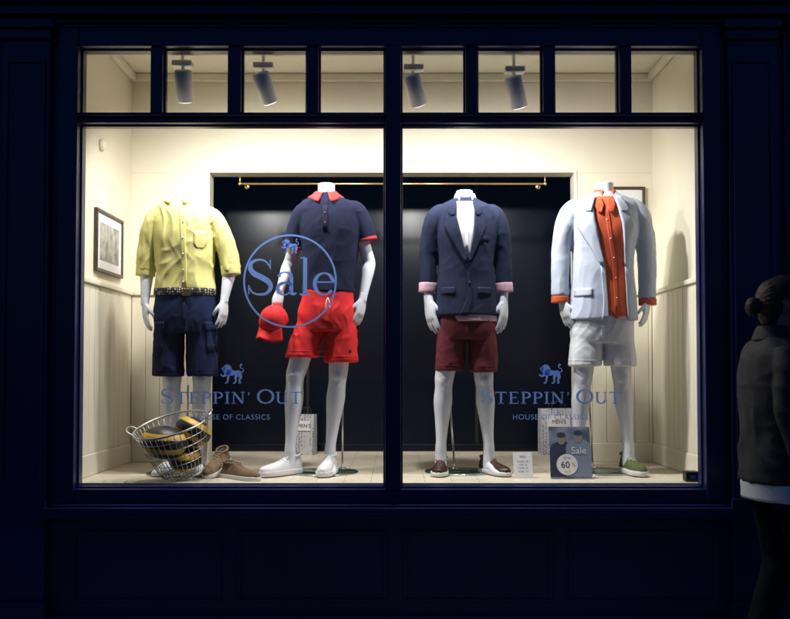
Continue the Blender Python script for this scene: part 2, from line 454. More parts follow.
# brass rail
rl = grp('brass_hanging_rail', (0, 1.05, 2.5))
a = S(240, 184, 1.05); b = S(545, 184, 1.05)
mb = MB().tube([a, b], .006, 12, ref=(0, 0, 1))
for p in (a + Vector((.03, 0, 0)), b - Vector((.03, 0, 0)), (a + b) / 2):
    mb.tube([p, p + Vector((0, .09, 0))], .005, 8, ref=(0, 0, 1)); mb.ell(p + Vector((0, .088, 0)), (.016, .008, .016))
mb.ell(a, (.011, .011, .011)); mb.ell(b, (.011, .011, .011))
for p in (a, b): mb.tube([p, p + Vector((0, 0, .05))], .004, 8)
mb.obj('rail', M['brass'], rl)

# pictures
def picture(name, c, w, h, side):
    g = grp(name, c)
    mb = MB(); t = .018
    mb.box(-w / 2, w / 2, 0, .022, h / 2 - t, h / 2); mb.box(-w / 2, w / 2, 0, .022, -h / 2, -h / 2 + t)
    mb.box(-w / 2, -w / 2 + t, .0005, .0215, -h / 2 + t, h / 2 - t); mb.box(w / 2 - t, w / 2, .0005, .0215, -h / 2 + t, h / 2 - t)
    mt = MB().box(-w / 2 + t, w / 2 - t, .010, .02, -h / 2 + t, h / 2 - t)
    pr = MB().box(-w / 2 + .07, w / 2 - .07, .008, .0098, -h / 2 + .07, h / 2 - .07)
    X = Matrix.Translation(c) @ Matrix.Rotation(rad(90) if side else 0, 4, 'Z')
    pmat = mat('engraving_print', (.4, .38, .33), .6); nt = pmat.node_tree
    tc = nt.nodes.new('ShaderNodeTexCoord'); n = nt.nodes.new('ShaderNodeTexNoise'); n.inputs['Scale'].default_value = 18; n.inputs['Detail'].default_value = 8
    c2 = nt.nodes.new('ShaderNodeValToRGB'); c2.color_ramp.elements[0].position = .35; c2.color_ramp.elements[0].color = (.2, .19, .16, 1); c2.color_ramp.elements[1].position = .65; c2.color_ramp.elements[1].color = (.5, .48, .42, 1)
    nt.links.new(tc.outputs['Object'], n.inputs['Vector']); nt.links.new(n.outputs['Fac'], c2.inputs['Fac']); nt.links.new(c2.outputs[0], nt.nodes['Principled BSDF'].inputs['Base Color'])
    mb.xf(X).obj('frame', M['pframe'], g, smooth=False, bevel=.003); mt.xf(X).obj('mount', M['card'], g, smooth=False); pr.xf(X).obj('print', pmat, g, smooth=False)
picture('framed_picture', Vector((XL + .0225, .69, 2.075)), .48, .35, True)
pc = S(628, 200, YB - .025)
picture('framed_picture', pc, .22, .17, False)
w = grp('wall_speaker', Vector((XL + .03, .55, 2.62)))
MB().ell((XL + .012, .55, 2.62), (.02, .035, .035)).obj('speaker_body', M['creamw'], w)

# ------------------------------------------------------------ spotlights
YL = .18
def spot(px, py, aim, tgt, power):
    y = YL
    c = S(px, py, y)
    g = grp('ceiling_spotlight', c)
    d = Vector(aim).normalized()
    MB().tube([c - d * .08, c - d * .075, c + d * .078, c + d * .08], [.036, .045, .045, .043], 28, ref=(1, .01, 0)).obj('lamp_can', M['fix'], g)
    MB().tube([c + d * .0805, c + d * .083], .036, 24, ref=(1, .01, 0)).obj('lens', M['lens'], g)
    top = Vector((c.x - .01, y + .01, ZC - .02))
    mb = MB().tube([top, Vector((c.x - .01, y + .01, c.z + .10))], .009, 10)
    mb.tube([Vector((c.x - .01, y + .01, c.z + .10)), c - d * .02 + Vector((0, .03, 0)), c], .008, 10)
    mb.obj('stem', M['fix'], g)
    MB().box(c.x - .06, c.x + .045, y - .03, y + .03, c.z + .10, c.z + .13).obj('adapter', M['fix'], g, smooth=False, bevel=.006)
    L = bpy.data.lights.new('spot_lamp', 'SPOT'); L.energy = power; L.color = (1, .985, .955)
    L.spot_size = rad(172); L.spot_blend = .85; L.shadow_soft_size = .035
    o = bpy.data.objects.new('spot_lamp', L); sc.collection.objects.link(o)
    o.location = c + d * .10
    dd = (Vector(tgt) - o.location).normalized()
    o.rotation_euler = dd.to_track_quat('-Z', 'Y').to_euler(); par(o, g)
spot(184, 86, (-.03, .55, -1), (-.95, 1.10, 1.35), 52)
spot(265, 88, (.32, .55, -1), (-.55, 1.10, 1.3), 62)
spot(415, 90, (.35, .6, -1), (.25, 1.10, 1.3), 68)
spot(516, 92, (.32, .5, -1), (.95, 1.10, 1.3), 66)
tr = grp('lighting_track', (0, YL, ZC - .02))
MB().box(XL + .1, XR - .1, YL - .005, YL + .028, ZC - .032, ZC - .0003).obj('track', M['fix'], tr, smooth=False, bevel=.002)

# ------------------------------------------------------------ figures
def hand(mb, wrist, f, c, n, curl=.5, sc_=1.0):
    """f: finger direction, c: index->little direction, n: palm facing direction"""
    f = Vector(f).normalized(); n = Vector(n); n = (n - f * n.dot(f)).normalized(); c2 = f.cross(n)
    c = c2 if c2.dot(Vector(c)) > 0 else -c2
    w = Vector(wrist); s = sc_
    mb.loft([(w - f * .02 * s, .024 * s, .020 * s), (w + f * .02 * s, .030 * s, .018 * s), (w + f * .055 * s, .038 * s, .016 * s), (w + f * .088 * s, .038 * s, .013 * s), (w + f * .10 * s, .030 * s, .009 * s)], 20, 3, ref=tuple(n))
    for o, L, r in ((-.029, .070, .0088), (-.010, .078, .0092), (.010, .072, .0088), (.028, .056, .0078)):
        p0 = w + f * .08 * s + c * (o * s)
        pts = [p0]; d = f
        for seg_, fr in enumerate((.25, .42, .3, .25)):
            ang2 = curl * (.12, .3, .55, .75)[seg_]
            d = (f * math.cos(ang2) + n * math.sin(ang2) + c * (o * 3.2)).normalized()
            pts.append(pts[-1] + d * (L * fr * s))
        mb.tube(pts, [r * s, r * s * .97, r * .93 * s, r * .86 * s, r * .7 * s], 12, 2, ref=tuple(n))
    t0 = w + f * .025 * s - c * .020 * s
    mb.tube([t0, t0 + (-c * .55 + f + n * .45).normalized() * .035 * s, t0 + (-c * .45 + f + n * .5).normalized() * .062 * s, t0 + (-c * .28 + f + n * .55).normalized() * .088 * s],
            [.013 * s, .012 * s, .0105 * s, .008 * s], 12, 2, ref=tuple(c))

def body(g, y, neck, neck_r, torso, arms, legs, material, foot_yaw, feet=True):
    mb = MB()
    P = lambda q: S(q[0], q[1], y) + Vector((0, q[2] if len(q) > 2 else 0, 0))
    keys = []
    for (cx, py, rx, ry) in torso: keys.append((S(cx, py, y), max(.01, rx - .022), max(.01, ry - .024)))
    mb.loft(keys, 36, 4, horiz=True)
    n = P(neck)
    mb.loft([(n + Vector((0, 0, .0)), neck_r, neck_r * 1.08), (n - Vector((0, 0, .03)), neck_r * .98, neck_r * 1.05), (n - Vector((0, -.004, .07)), neck_r * 1.08, neck_r * 1.12), (n - Vector((0, -.01, .12)), neck_r * 1.3, neck_r * 1.15)], 32, 4, horiz=True)
    for a in arms:
        sh, el, wr, tip = P(a['sh']), P(a['el']), P(a['wr']), P(a['tip'])
        k = [(sh, .040, .044), (sh.lerp(el, .35), .040, .043), (sh.lerp(el, .8), .036, .038), (el, .035, .038), (el.lerp(wr, .25), .037, .039), (el.lerp(wr, .6), .030, .031), (wr, .023, .022), (wr + (tip - wr) * .1, .025, .020)]
        mb.loft(k, 26, 4)
        hand(mb, wr, tip - wr, a.get('c', (0, 1, 0)), a.get('n', (1, .3, 0)), a.get('curl', .8), max(.85, (tip - wr).length / .165))
    for (hp, kn, an), yaw in zip(legs, foot_yaw):
        h, k, a = P(hp), P(kn), P(an)
        lk = [(h, .062, .072), (h.lerp(k, .5), .060, .068), (h.lerp(k, .85), .055, .060), (k, .052, .057), (k.lerp(a, .12), .048, .052), (k.lerp(a, .33) + Vector((0, .012, 0)), .052, .060), (k.lerp(a, .6) + Vector((0, .008, 0)), .040, .046), (k.lerp(a, .88), .030, .036), (a, .031, .038), (a + Vector((0, .005, -.05)), .033, .042), (Vector((a.x, a.y, ZF + .02)), .033, .045)]
        mb.loft(lk, 30, 4, horiz=False)
        mb.ell(k + Vector((0, -.036, 0)), (.034, .026, .042)); mb.ell(k + Vector((0, -.028, -.05)), (.022, .026, .028))
        if feet:
            dr = Vector((math.sin(yaw), -math.cos(yaw), 0))
            f0 = Vector((a.x, a.y, ZF + .035))
            mb.loft([(f0 - dr * .045, .020, .020), (f0 - dr * .02, .030, .034), (f0 + dr * .05 , .034, .034), (f0 + dr * .11 - Vector((0, 0, .008)), .040, .024), (f0 + dr * .16 - Vector((0, 0, .015)), .034, .016), (f0 + dr * .175 - Vector((0, 0, .016)), .02, .010)], 22, 4, ref=(0, 0, 1))
    return mb.obj('body', material, g, remesh=.0044, relax=2)

def shoe(g, ankle, yaw, upper, sole, kind='sneaker', lace=None, empty=False, name='shoe', pitch=0, lift=0, roll=0):
    """built toe towards -Y then turned"""
    L = .285
    st = [(0, .016, .072), (.03, .028, .083), (.10, .034, .090), (.22, .036, .090), (.34, .036, .084), (.46, .039, .071), (.60, .043, .058), (.74, .044, .050), (.87, .038, .044), (.95, .027, .037), (1.0, .012, .028)]
    zs_ = .022 if kind == 'sneaker' else .016
    hk = 1.0 if kind != 'deck' else .82
    mb = MB(); seg = 28
    NS = []
    for i in range(len(st) - 1):
        a_ = st[max(0, i - 1)]; b_ = st[i]; c_ = st[i + 1]; d_ = st[min(len(st) - 1, i + 2)]
        for j in range(3): NS.append([cr(a_[q], b_[q], c_[q], d_[q], j / 3) for q in range(3)])
    NS.append(list(st[-1]))
    for (t, w_, h_) in NS:
        yy = .075 - t * L
        hh = (h_ * hk + .012) - zs_
        for j in range(seg):
            an = 2 * math.pi * j / seg
            x_ = math.copysign(abs(math.cos(an)) ** .75, math.cos(an)) * w_
            s_ = math.sin(an)
            if s_ > 0:
                z_ = zs_ + hh * (s_ ** .9); x_ *= (1 - .25 * s_ * (1 if t < .5 else .4))
            else: z_ = zs_ - .01 * abs(s_)
            mb.v.append(Vector((x_, yy, z_)))
    for i in range(len(NS) - 1):
        for j in range(seg):
            a_ = i * seg + j; b_ = i * seg + (j + 1) % seg; mb.f.append((a_, b_, b_ + seg, a_ + seg))
    mb.f.append(tuple(range(seg))[::-1]); mb.f.append(tuple((len(NS) - 1) * seg + j for j in range(seg)))
    X = Matrix.Translation(Vector((ankle.x, ankle.y, ZF + .0005 + lift + (0.006 if not empty else 0)))) @ Matrix.Rotation(yaw, 4, 'Z') @ Matrix.Rotation(pitch, 4, 'X') @ Matrix.Rotation(roll, 4, 'Y')
    mb.xf(X).obj(name + '_upper', upper, g, disp=folds(.003, .0015, 30, 30, 3))
    so = MB(); ol = []
    for (t, w_, h_) in NS: ol.append((w_ + .004, .075 - t * L))
    pts = [(w_, yy) for w_, yy in ol] + [(-w_, yy) for w_, yy in reversed(ol)]
    pts = [(0, .079)] + pts[:len(ol)] + [(0, .075 - L - .005)] + pts[len(ol):]
    n = len(pts)
    levels = ((0, .97), (.003, 1.0), (zs_ + .002, 1.0), (zs_ + .005, .97))
    for z_, s_ in levels:
        for (x_, y_) in pts: so.v.append(Vector((x_ * s_, (y_ + .067) * s_ - .067, z_)))
    for l in range(3):
        for j in range(n):
            a_ = l * n + j; b_ = l * n + (j + 1) % n; so.f.append((a_, b_, b_ + n, a_ + n))
    so.f.append(tuple(range(n))[::-1]); so.f.append(tuple(3 * n + j for j in range(n)))
    so.xf(X).obj(name + '_sole', sole, g)
    zc = (.090 * hk + .012)
    co = MB().ring([Vector((.030 * math.cos(a_ * math.pi / 12), .028 + .038 * math.sin(a_ * math.pi / 12), zc - .004 + .006 * math.sin(a_ * math.pi / 12))) for a_ in range(24)], .0065, 8)
    co.xf(X).obj(name + '_collar', upper, g)
    if empty:
        MB().ell((0, .028, zc - .004), (.027, .036, .004)).xf(X).obj(name + '_lining', M['dark'], g)  # near-black disc over the solid upper paints the shaded hollow of the opening
    se = MB().tube([Vector((-.040, -.115, .026)), Vector((-.030, -.118, .044)), Vector((0, -.112, .0555)), Vector((.030, -.118, .044)), Vector((.040, -.115, .026))], .0018, 6, 4, ref=(0, 1, 0))
    se.xf(X).obj(name + '_toe_seam', lace or upper, g)
    la = MB()
    for q in range(4):
        yy = -.02 - q * .019; zz = (.083 - q * .0075) * hk + .0135
        la.tube([Vector((-.021, yy + .004, zz - .010)), Vector((-.008, yy, zz)), Vector((.010, yy - .002, zz)), Vector((.022, yy + .004, zz - .010))], .0028, 7, 2, ref=(0, 1, 0))
    la.tube([Vector((0, -.012, zc - .002)), Vector((.018, -.03, zc - .004)), Vector((.024, -.045, zc - .018))], .0022, 6, 3); la.tube([Vector((0, -.012, zc - .002)), Vector((-.018, -.028, zc - .004)), Vector((-.026, -.04, zc - .02))], .0022, 6, 3)
    la.xf(X).obj(name + '_laces', lace or sole, g)

def torso_keys(rows, y): return [(S(cx, py, y), rx * (y - CAMY) / 900, ry) for (cx, py, rx, ry) in rows]
def px_r(r, y): return r * (y - CAMY) / 900

def garment(g, name, y, rows, sleeves, material, disp, vox=.0055, e=2.3, relax=3):
    mb = MB()
    mb.loft(torso_keys(rows, y), 48, 4, horiz=True, e=e)
    for s in sleeves:
        mb.loft([(S(q[0], q[1], y) + Vector((0, q[2], 0)), px_r(q[3], y), px_r(q[3], y) * 1.12) for q in s], 30, 4)
    return mb.obj(name, material, g, remesh=vox, relax=relax, disp=disp)

def shorts(g, y, pel, legs, material, disp, name='shorts'):
    mb = MB()
    mb.loft(torso_keys(pel, y), 44, 4, horiz=True, e=2.4)
    for l in legs:
        mb.loft([(S(q[0], q[1], y) + Vector((0, q[2], 0)), px_r(q[3], y), px_r(q[3], y) * 1.05) for q in l], 34, 4, horiz=True, e=2.3)
    return mb.obj(name, material, g, remesh=.0055, relax=2, disp=disp)

def band(g, name, y, c, rx, ry, h, m, tilt=None, e=2.3, wall=.003):
    mb = MB(); p = S(c[0], c[1], y) + Vector((0, c[2] if len(c) > 2 else 0, 0))
    ax = Vector(tilt).normalized() if tilt else Vector((0, 0, 1))
    mb.loft([(p + ax * h / 2, rx * .985, ry * .985), (p + ax * h * .42, rx, ry), (p - ax * h * .42, rx, ry), (p - ax * h / 2, rx * .985, ry * .985)], 48, 3, horiz=tilt is None, e=e, linear=True)
    return mb.obj(name, m, g, disp=folds(.005, .003, 22, 8, c[0]))
def hem_line(g, y, o, legs, m):
    """stitched hem: thin row following the cloth"""
    bv = bvh_of(o); mb = MB()
    for l in legs:
        q = l[-1]; P_ = []
        c = S(q[0], q[1] - 5.5, y) + V3((0, q[2], 0))
        for k in range(48):
            a = 2 * math.pi * k / 48; d = V3((math.cos(a), math.sin(a), 0))
            h = bv.ray_cast(c + d * .35, -d)
            P_.append((h[0] if h[0] else c + d * .09) + d * .0004)
        mb.ring(P_, .0011, 5)
    mb.obj('hem_stitching', m, g)

def base_plate(g, c, r, rods):
    MB().loft([(Vector((c[0], c[1], ZF + .0006)), r, r), (Vector((c[0], c[1], ZF + .0075)), r, r)], 64, 1, horiz=True).obj('glass_base', M['plate'], g)
    MB().ring([Vector((c[0] + (r + .0002) * math.cos(a * math.pi / 32), c[1] + (r + .0002) * math.sin(a * math.pi / 32), ZF + .0045)) for a in range(64)], .0032, 6).obj('base_rim', M['steel'], g)
    mb = MB()
    for (p, q) in rods: mb.tube([p, q], .0055, 10); mb.ell(p + Vector((0, 0, .008)), (.022, .022, .008))
    mb.obj('support_rod', M['steel'], g)

V3 = Vector
def collar(g, y, c, r, h, m, wide=True, gap=16, name='collar'):
    """turned-down collar resting on the shoulder slope"""
    p = S(c[0], c[1], y)
    if wide: RX = (1, 1.10, 1.40, 1.72, 1.92); RY = (1.05, 1.12, 1.28, 1.42, 1.5); ZZ = (.004, .016, -.001, -.012, -.019); FW = .030
    else: RX = (1, 1.05, 1.15, 1.24, 1.28); RY = (1.05, 1.10, 1.17, 1.24, 1.28); ZZ = (.010, .020, .006, -.010, -.020); FW = .022
    mb = MB(); n = 48; a0, a1 = rad(-90 + gap), rad(270 - gap)
    for lv in range(5):
        t = lv / 4
        for j in range(n + 1):
            a = a0 + (a1 - a0) * j / n
            front = max(0, math.cos(a + math.pi / 2)) ** 5
            mb.v.append(p + V3((r * RX[lv] * math.cos(a) * (1 + front * .5 * t), r * RY[lv] * math.sin(a) - front * FW * t, ZZ[lv] - front * h * t + .010 * math.sin(a))))
    for lv in range(4):
        for j in range(n):
            a = lv * (n + 1) + j; mb.f.append((a, a + 1, a + n + 2, a + n + 1))
    o = mb.obj(name, m, g, recalc=False)
    s = o.modifiers.new('s', 'SOLIDIFY'); s.thickness = .004; s.offset = 0
    return o

YM = .5; SCL = (YM - CAMY) / 900
def core(rows): return [(cx, py, rx * SCL, ry) for (cx, py, rx, ry) in rows]
def buttons(g, bv, pts, yf, off, r, m, name='buttons'):
    bt = MB()
    for px, py in pts:
        p = S(px, py, yf); h = bv.ray_cast(V3((p.x, -1.5, p.z)), V3((0, 1, 0)))
        if h[0]: bt.ell(h[0] - V3((0, off, 0)), (r, r * .5, r), nu=12, nv=6)
    bt.obj(name, m, g)
# ---------- mannequin : yellow shirt
y = YM; g = grp('mannequin', S(184, 473, y))
T = [(181, 197.5, 9.5, .053), (181, 201, 14, .064), (182, 205, 23, .078), (184, 211, 29, .094), (185, 222, 30, .108), (185, 238, 30, .115), (185, 258, 29, .110), (185, 278, 28.5, .105), (185, 291, 30, .110)]
body(g, y, (181, 189.5), .046, core([(a, b, c_ - 2, d) for a, b, c_, d in T] + [(185, 330, 25, .09)]),
     [dict(sh=(158, 220), el=(146, 266, .03), wr=(146, 302, -.02), tip=(148, 331, -.04), n=(.8, .45, 0)), dict(sh=(211, 220), el=(230, 264, .03), wr=(225, 300, -.02), tip=(224, 328, -.04), n=(-.8, .45, 0))],
     [((171, 325), (172, 380), (169, 452)), ((200, 325), (202, 380), (199, 452))], M['white'], (-.15, .2))
o = garment(g, 'yellow_shirt', y, T, [[(168, 214, 0, 7.5), (158, 217, 0, 9.8), (152, 229, .005, 10), (147, 250, .015, 9.6), (144.5, 272, .025, 9)], [(202, 214, 0, 7.5), (211, 217, 0, 9.8), (218.5, 229, .005, 10), (226, 250, .015, 9.6), (230, 271, .025, 9)]], M['yellow'], folds(.011, .016, 15, 5, 3, .2))
bv = bvh_of(o)
for c in ((144.5, 271, .025), (230, 270, .025)): band(g, 'rolled_cuff', y, c, px_r(9.5, y), px_r(10.6, y), .05, M['yellow'], tilt=(.05 if c[0] < 180 else -.12, 0, 1))
drape('placket', bv, [(179, 184, 206), (181, 186, 230), (182, 187, 262), (182, 187, 287)], y - .1, M['yellow'], g, .003, .004)
drape('chest_pocket', bv, [(194, 206, 231), (194, 206, 244), (197, 203, 248)], y - .1, M['yellow'], g, .0022, .003)
buttons(g, bv, [(183.5, q) for q in (222, 238, 254, 270, 282)], y - .1, .005, .0042, M['card'])
collar(g, y, (181, 198), .052, .022, M['yellow'])
LG = [[(170, 318, 0, 14.5), (169, 345, 0, 15.2), (168, 376, 0, 15.4)], [(200, 318, 0, 14.5), (201.5, 345, 0, 15), (202.5, 376, 0, 15.2)]]
o = shorts(g, y, [(185, 290, 28.5, .103), (185, 300, 29.5, .108), (185, 318, 30.5, .112), (185, 333, 29, .105)], LG, M['navycloth'], folds(.006, .009, 16, 6, 9, -.15))
hem_line(g, y, o, LG, M['navycloth'])
bs = bvh_of(o)
band(g, 'woven_belt', y, (185, 292.5), px_r(30.6, y), .114, .036, M['belt'])
MB().box(0, .045, 0, .006, 0, .04).xf(Matrix.Translation(S(182, 296, y - .121))).obj('belt_buckle', M['brass'], g, smooth=False, bevel=.003)
drape('cargo_pocket', bs, [(206, 215.5, 325), (207, 216, 352)], y - .08, M['navycloth'], g, .007, .006)
drape('cargo_flap', bs, [(205, 216.5, 322), (205.5, 217, 331)], y - .08, M['navycloth'], g, .011, .005)
drape('cargo_pocket', bs, [(156, 164, 325), (155, 163, 352)], y - .08, M['navycloth'], g, .007, .006)
drape('cargo_flap', bs, [(155, 165, 322), (154.5, 164.5, 331)], y - .08, M['navycloth'], g, .011, .005)
drape('fly', bs, [(184, 187, 300), (184, 187, 325)], y - .08, M['navycloth'], g, .003, .003)
c = S(185, 470, y); base_plate(g, (c.x - .02, y + .02), .19, [(V3((c.x - .01, y + .1, ZF + .008)), S(188, 385, y + .1))])

# ---------- mannequin : navy polo
g = grp('mannequin', S(322, 473, y))
T = [(326, 193.5, 9.5, .053), (326, 197, 14, .064), (327, 201, 23, .080), (329, 207, 29, .096), (330, 217, 30, .112), (330, 232, 30, .120), (330, 250, 28, .113), (329, 275, 25.5, .105), (328, 293, 26.5, .110)]
body(g, y, (326.5, 184), .048, core([(a, b, c_ - 2, d) for a, b, c_, d in T] + [(327, 325, 24, .09)]),
     [dict(sh=(305, 216), el=(288, 262, .07), wr=(281, 290, -.03), tip=(277, 312, -.05), n=(.2, .9, -.2), c=(1, 0, 0), curl=1.3), dict(sh=(355, 214), el=(369, 262, .04), wr=(363, 298, -.01), tip=(357, 328, -.03), n=(-.75, .5, 0))],
     [((312, 318), (296, 375, -.03), (291, 449, -.04)), ((342, 318), (338, 375), (330, 449, .02))], M['white'], (-.9, .05), feet=True)
o = garment(g, 'navy_polo_shirt', y, T, [[(314, 210, 0, 7.5), (304, 213, .005, 9.8), (297.5, 225, .018, 10.2), (293, 246, .03, 9.8)], [(346, 209, 0, 7.5), (355, 211, 0, 9.8), (362, 223, .008, 10.2), (366.5, 239, .015, 10)]], M['navypolo'], folds(.009, .010, 12, 5, 21, -.25))
bv = bvh_of(o)
band(g, 'red_cuff', y, (293, 246.5, .03), px_r(10.2, y), px_r(11.3, y), .014, M['redtrim'], tilt=(.25, -.1, 1)); band(g, 'red_cuff', y, (366.5, 239.5, .015), px_r(10.4, y), px_r(11.5, y), .014, M['redtrim'], tilt=(-.25, -.05, 1))
collar(g, y, (326, 194.5), .053, .034, M['redtrim'], gap=14, name='red_collar')
drape('placket', bv, [(322.5, 327.5, 205), (323, 328, 231)], y - .1, M['navypolo'], g, .004, .004)
buttons(g, bv, [(325, 213), (325.3, 223)], y - .1, .006, .004, M['redtrim'])
LG = [[(313, 316, 0, 14), (308, 335, -.01, 15.3), (301.5, 357, -.02, 16.3)], [(340, 316, 0, 15), (341, 338, 0, 16), (341.5, 362, 0, 16.6)]]
o = shorts(g, y, [(328, 291, 25.5, .105), (328, 300, 26, .108), (327, 315, 29.5, .114), (326, 331, 29, .106)], LG, M['red'], folds(.007, .011, 15, 5, 33, .3))
hem_line(g, y, o, LG, M['redtrim'])
bs = bvh_of(o)
dc = MB()
for sx in (-1, 1):
    q = S(328, 298, y - .112); dc.tube([q + V3((0, -.008, 0)), q + V3((.008 * sx, -.012, -.02)), q + V3((.012 * sx, -.012, -.06))], .0025, 7, 3)
dc.obj('drawstring', M['card'], g)
drape('side_logo', bs, [(349, 351.5, 350), (349, 351.5, 352.5)], y - .08, M['navycloth'], g, .002, 0)
cg = S(274, 322, y - .06)
mb = MB(); mb.ell((0, 0, 0), (.078, .088, .095), nu=32, nv=12, zmin=-.05)
X = Matrix.Translation(cg) @ Euler((rad(30), rad(12), rad(-28))).to_matrix().to_4x4()
mb.xf(X).obj('held_cap_crown', M['red'], g, disp=folds(.004, .003, 20, 20, 2))
br = MB(); n = 20
for r_ in range(6):
    for j in range(n + 1):
        a = math.pi * (.1 + .8 * j / n) + math.pi
        rr = 1 + r_ * .13
        br.v.append(V3((.076 * math.cos(a) * (1 + .02 * r_), .086 * math.sin(a) * rr, -.004 - .012 * r_ * abs(math.cos(a)) - .003 * r_)))
for r_ in range(5):
    for j in range(n): a = r_ * (n + 1) + j; br.f.append((a, a + 1, a + n + 2, a + n + 1))
o = br.xf(X).obj('held_cap_brim', M['red'], g); s = o.modifiers.new('s', 'SOLIDIFY'); s.thickness = .004
sm = MB()
for k in range(6):
    a = k * math.pi / 3 + .2
    sm.tube([V3((.079 * math.cos(a) * math.cos(q), .089 * math.sin(a) * math.cos(q), .096 * math.sin(q))) for q in (0, .3, .6, .9, 1.2, 1.5)], .0012, 5, 2)
sm.ell((0, 0, .096), (.008, .008, .004)); sm.xf(X).obj('held_cap_seams', M['redtrim'], g)
a1 = S(291, 449, y); a2 = S(330, 449, y)
shoe(g, V3((a1.x, y - .04, 0)), rad(-42), M['sneak_w'], M['sole_w'], name='sneaker_a'); shoe(g, V3((a2.x, y + .0, 0)), rad(-8), M['sneak_w'], M['sole_w'], name='sneaker_b')
c = S(323, 470, y); base_plate(g, (c.x, y + .06), .19, [(V3((c.x + .1, y + .12, ZF + .008)), S(343, 372, y + .1))])

# ---------- mannequin : navy blazer
g = grp('mannequin', S(466, 473, y))
T = [(465, 198.5, 11, .056), (465, 202, 17, .068), (465, 206, 25, .080), (466, 212, 30, .096), (466, 224, 31, .112), (466, 238, 30.5, .120), (466, 260, 27.5, .112), (466, 288, 29, .116), (466, 316, 31.5, .125)]
body(g, y, (464.5, 191), .047, core([(a, b, c_ - 2, d - .004) for a, b, c_, d in T] + [(466, 335, 23, .085)]),
     [dict(sh=(440, 222), el=(428, 262, .03), wr=(428.5, 299, -.01), tip=(433, 334, -.03), n=(.75, .5, 0)), dict(sh=(491, 222), el=(504, 262, .03), wr=(503.5, 299, -.01), tip=(503, 333, -.03), n=(-.75, .5, 0))],
     [((453, 325), (444, 380), (441, 447, .01)), ((480, 325), (484, 380), (489, 447, .01))], M['white'], (-.1, .35))
MB().loft(torso_keys([(468, 300, 26, .108), (468, 316, 29.5, .117), (469, 322, 29, .117)], y), 40, 3, horiz=True).obj('shirt_tail', M['pink'], g, disp=folds(.006, .004, 18, 8, 4))
o = garment(g, 'navy_blazer', y, T, [[(447, 212, 0, 8), (438.5, 215, 0, 9.6), (432.5, 227, 0, 9.8), (428.5, 255, .02, 8.9), (428, 284, .015, 8.2)], [(484, 212, 0, 8), (492.5, 215, 0, 9.6), (499, 227, 0, 9.8), (503.5, 255, .02, 8.9), (504, 284, .015, 8.2)]], M['blazer'], folds(.006, .009, 12, 5, 41, .1))
bv = bvh_of(o); yf = y - .11
drape('shirt_front', bv, [(456, 474, 200), (455, 476, 215), (458, 475.5, 235), (464, 470, 258)], yf, M['pinkw'], g, .004, .004)
drape('shirt_placket', bv, [(463.5, 467, 206), (465.5, 468.5, 256)], yf, M['shirt_w'], g, .0065, .003)
drape('lapel_west', bv, [(451, 456.5, 203), (446.5, 456, 214), (444, 458.5, 226), (447.5, 460.5, 233), (456, 464, 248), (465.5, 467.5, 263)], yf, M['blazer'], g, .014, .009)
drape('lapel_east', bv, [(474, 479, 203), (475, 484, 214), (475, 487, 226), (474, 484, 233), (470.8, 477, 248), (467.8, 469.5, 263)], yf, M['blazer'], g, .014, .009)
drape('collar_west', bv, [(453, 457, 200), (448, 455.5, 212), (451, 454, 215)], yf, M['blazer'], g, .019, .006)
drape('collar_east', bv, [(473, 477, 200), (475, 482.5, 212), (476.5, 480, 215)], yf, M['blazer'], g, .019, .006)
drape('front_edge', bv, [(466, 469, 262), (468, 471, 285), (466, 472, 300), (459, 468, 316)], yf, M['blazer'], g, .006, .006)
drape('hip_pocket_flap', bv, [(441, 455, 287), (441, 455, 294)], yf, M['blazer'], g, .007, .006); drape('hip_pocket_flap', bv, [(478, 492, 287), (478, 492, 294)], yf, M['blazer'], g, .007, .006)
drape('breast_welt', bv, [(480, 490, 236), (480, 490, 240)], yf, M['blazer'], g, .006, .004)
collar(g, y, (465, 197.5), .050, .018, M['shirt_w'], wide=False, gap=28)
buttons(g, bv, [(468.5, 264), (469.5, 283)], yf, .009, .008, M['dark'])
for c, tl in (((428, 287.5, .015), (.04, 0, 1)), ((504, 287.5, .015), (-.04, 0, 1))): band(g, 'pink_cuff', y, c, px_r(9, y), px_r(10, y), .048, M['pink'], tilt=tl)
LG = [[(452, 326, 0, 13.8), (451, 345, 0, 14.6), (450, 371, 0, 14.6)], [(481, 326, 0, 13.8), (482.5, 345, 0, 14.4), (483.5, 372, 0, 14.3)]]
o = shorts(g, y, [(467, 308, 27, .103), (467, 318, 28.5, .108), (467, 330, 29, .108), (467, 339, 27.5, .1)], LG, M['burg'], folds(.006, .009, 16, 6, 51, .15))
hem_line(g, y, o, LG, M['burg'])
bs = bvh_of(o)
drape('fly', bs, [(465, 468, 322), (465, 468, 335)], y - .08, M['burg'], g, .003, .003)
a1 = S(441, 449, y); a2 = S(489, 449, y)
shoe(g, V3((a1.x, y + .02, 0)), rad(-6), M['brownl'], M['sole_w'], 'deck', M['suede'], name='deck_shoe_a'); shoe(g, V3((a2.x, y + .02, 0)), rad(24), M['brownl'], M['sole_w'], 'deck', M['suede'], name='deck_shoe_b')
c = S(460, 468, y); base_plate(g, (c.x, y + .08), .19, [(V3((c.x - .02, y + .14, ZF + .008)), S(448, 372, y + .12))])

